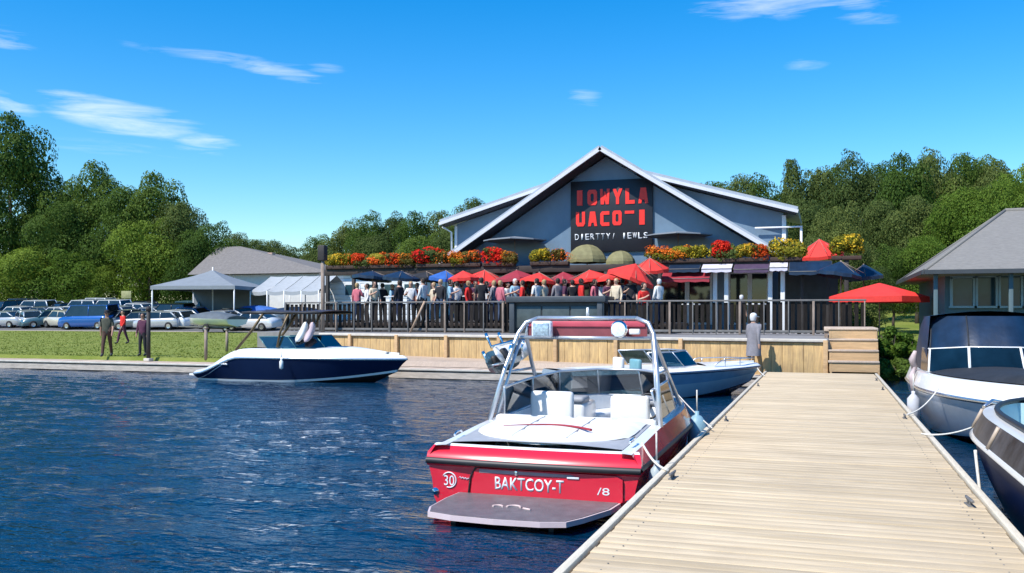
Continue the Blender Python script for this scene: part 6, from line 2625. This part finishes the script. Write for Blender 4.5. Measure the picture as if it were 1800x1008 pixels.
xg = x_at(1325, 27.05)
person('person in long grey coat and pale cap at the far end of the dock', (xg, 26.98, SZ), FACE + 2.6, 1.78, C_grey, cl('tan', (0.36, 0.22, 0.10)), skin_m, white_hair, 'walk', C_grey, cl('pale_cap', (0.62, 0.66, 0.68)), 'people by the water')
person('person in dark olive top and brown trousers on the left shore dock', (x_at(188, 28.35), 28.35, 0.42), FACE + .5, 1.78, C_olive, C_brown, tan_skin, None, 'walk', False, C_black, 'people by the water', False)
person('person in a bright red top and plum trousers on the lawn', (x_at(216, 39), 39, ground_z(-25, 39)), FACE - .3, 1.75, C_red, C_plum, skin_m, None, 'walk', False, None, 'people by the water')
person('person in dark plum clothes standing left of the dark slim post', (x_at(251, 28.9), 28.9, 0.43), FACE + .2, 1.66, C_plum, C_black, tan_skin, None, 'stand', False, None, 'people by the water')
RZ = TZ + 0.36
pf = thing('raised_platform', 'low dark raised platform carrying the standing guests behind the fence', 'platform', (0, 0, TZ))
xa_, xb_ = x_at(600, 35) - 0.2, x_at(1180, 35) + 0.3
q = MB()
q.bbox(((xa_ + xb_) / 2, 35.2, 0.30), (xb_ - xa_, 4.6, 0.12), 0.01)
obj('deck', q, dark_beam, pf)
q = MB()
q.box(((xa_ + xb_) / 2, 35.2, 0.12), (xb_ - xa_ - 0.2, 4.4, 0.24))
obj('skirt', q, dark_post, pf)
TP = [(645, 35.0, C_white, C_black, None, 1.66, 'person with dark hair in white near the third pergola post'),
      (672, 36.5, C_black, C_black, None, 1.72, 'person in black under the leftmost navy parasol'),
      (702, 33.6, C_black, C_navy, None, 1.72, 'person in black standing under the second navy parasol'),
      (722, 34.4, C_white, C_denim, blond, 1.70, 'blond person in white just right of the second navy parasol'),
      (744, 33.4, C_white, C_black, None, 1.80, 'tall person in white shirt below the black parasol'),
      (762, 35.2, C_cream, C_denim, blond, 1.68, 'person in cream top left of the bright blue parasol'),
      (792, 33.8, C_sky, C_navy, None, 1.74, 'person in pale blue under the bright blue parasol'),
      (812, 36.2, C_black, C_black, None, 1.70, 'person in black under the small red parasol'),
      (836, 34.2, C_plum, C_black, None, 1.68, 'person in plum left of the crimson parasol'),
      (856, 35.6, C_white, C_navy, None, 1.72, 'person in white under the crimson parasol'),
      (880, 33.5, C_pink, C_denim, blond, 1.66, 'person in pink at the left end of the bar kiosk'),
      (906, 34.0, C_sky, C_navy, white_hair, 1.74, 'white-haired person in pale blue by the bar kiosk'),
      (930, 35.0, C_brown, C_black, None, 1.72, 'person in brown behind the bar kiosk'),
      (956, 34.2, C_cream, C_black, blond, 1.70, 'person in cream behind the middle of the bar kiosk'),
      (980, 34.6, C_grey, C_black, None, 1.76, 'person in grey behind the middle of the bar kiosk'),
      (1006, 35.4, C_black, C_black, None, 1.72, 'person in black under the red kiosk parasol'),
      (1046, 34.4, C_pink, C_brown, None, 1.70, 'person in pink right of the red kiosk parasol'),
      (1070, 33.8, C_plum, C_navy, None, 1.68, 'person in plum at the right end of the bar kiosk'),
      (1094, 35.0, C_denim, C_black, None, 1.74, 'person in denim blue left of the tilted red parasol'),
      (1132, 32.6, C_red, C_black, None, 1.84, 'tall person in bright red under the tilted red parasol'),
      (1158, 33.0, C_white, C_navy, white_hair, 1.62, 'white-haired person in white left of the maroon awning'),
      (1304, 34.0, C_black, C_black, white_hair, 1.40, 'short white-haired person in black before the dark windows')]
TP += [(628, 34.2, C_pink, C_denim, blond, 1.66, 'blond person in pink at the left end of the raised platform'),
       (658, 33.7, C_cream, C_black, None, 1.70, 'dark-haired person in cream below the leftmost navy parasol'),
       (690, 35.6, C_sky, C_black, blond, 1.64, 'blond person in pale blue between the two navy parasols'),
       (733, 36.0, C_red, C_black, None, 1.70, 'person in red behind the black parasol pole'),
       (774, 33.6, C_black, C_denim, blond, 1.74, 'blond person in black right of the black parasol'),
       (803, 34.8, C_white, C_black, None, 1.70, 'person in white between the blue and small red parasols'),
       (824, 33.4, C_red, C_navy, blond, 1.66, 'blond person in red left of the crimson parasol'),
       (846, 33.4, C_black, C_black, None, 1.78, 'tall person in black in front of the crimson parasol'),
       (868, 34.6, C_grey, C_denim, blond, 1.70, 'blond person in grey below the crimson parasol edge'),
       (893, 35.4, C_white, C_black, None, 1.68, 'dark-haired person in white below the dark red parasol'),
       (918, 33.7, C_red, C_black, None, 1.66, 'person in red below the dark red parasol'),
       (943, 33.9, C_white, C_navy, None, 1.74, 'person in white behind the kiosk under the small crimson parasol'),
       (968, 35.6, C_pink, C_black, blond, 1.66, 'blond person in pink behind the middle of the kiosk'),
       (993, 33.9, C_plum, C_black, None, 1.70, 'person in plum left of the red kiosk parasol pole'),
       (1022, 34.0, C_red, C_black, None, 1.72, 'person in red behind the right part of the kiosk'),
       (1058, 35.6, C_white, C_black, None, 1.70, 'person in white behind the right end of the kiosk'),
       (1083, 33.4, C_cream, C_navy, blond, 1.68, 'blond person in cream just right of the kiosk'),
       (1108, 33.6, C_black, C_black, None, 1.72, 'person in black left of the person in bright red')]
for i, (px_, Y, tp_, bt_, hr, hgt, lab) in enumerate(TP):
    person(lab, (x_at(px_, Y), Y, TZ if px_ > 1180 or px_ == 1132 else RZ), random.uniform(-3, 3), hgt, tp_, bt_, skin_m if i % 4 else tan_skin, hr, random.choice(['stand', 'lean', 'lean']), False, None, 'people on the terrace', i % 2 == 0)

# high round bar tables on the terrace
for k, (px_, Y, lab) in enumerate(((690, 34.6, 'round bar table between people under the navy parasols'), (828, 34.8, 'round bar table below the crimson parasol'),
                                   (1110, 34.4, 'round bar table left of the person in bright red'), (1215, 35.0, 'round bar table before the maroon awning'), (1330, 35, 'round bar table before the right white columns'))):
    t = thing('bar_table', lab, 'table', (x_at(px_, Y), Y, TZ if px_ > 1180 else RZ), 0, 'bar tables on the terrace')
    q = MB()
    q.lathe([(0, 1.06), (0.36, 1.06), (0.38, 1.08), (0.36, 1.10), (0, 1.10)], 18)
    obj('table_top', q, white_gel, t)
    q = MB()
    q.tube([(0, 0, 0), (0, 0, 1.07)], 0.04, 8)
    obj('stem', q, dark_post, t)
    q = MB()
    q.lathe([(0, 0.0), (0.26, 0.0), (0.26, 0.02), (0.05, 0.05), (0, 0.05)], 16)
    obj('base', q, dark_post, t)
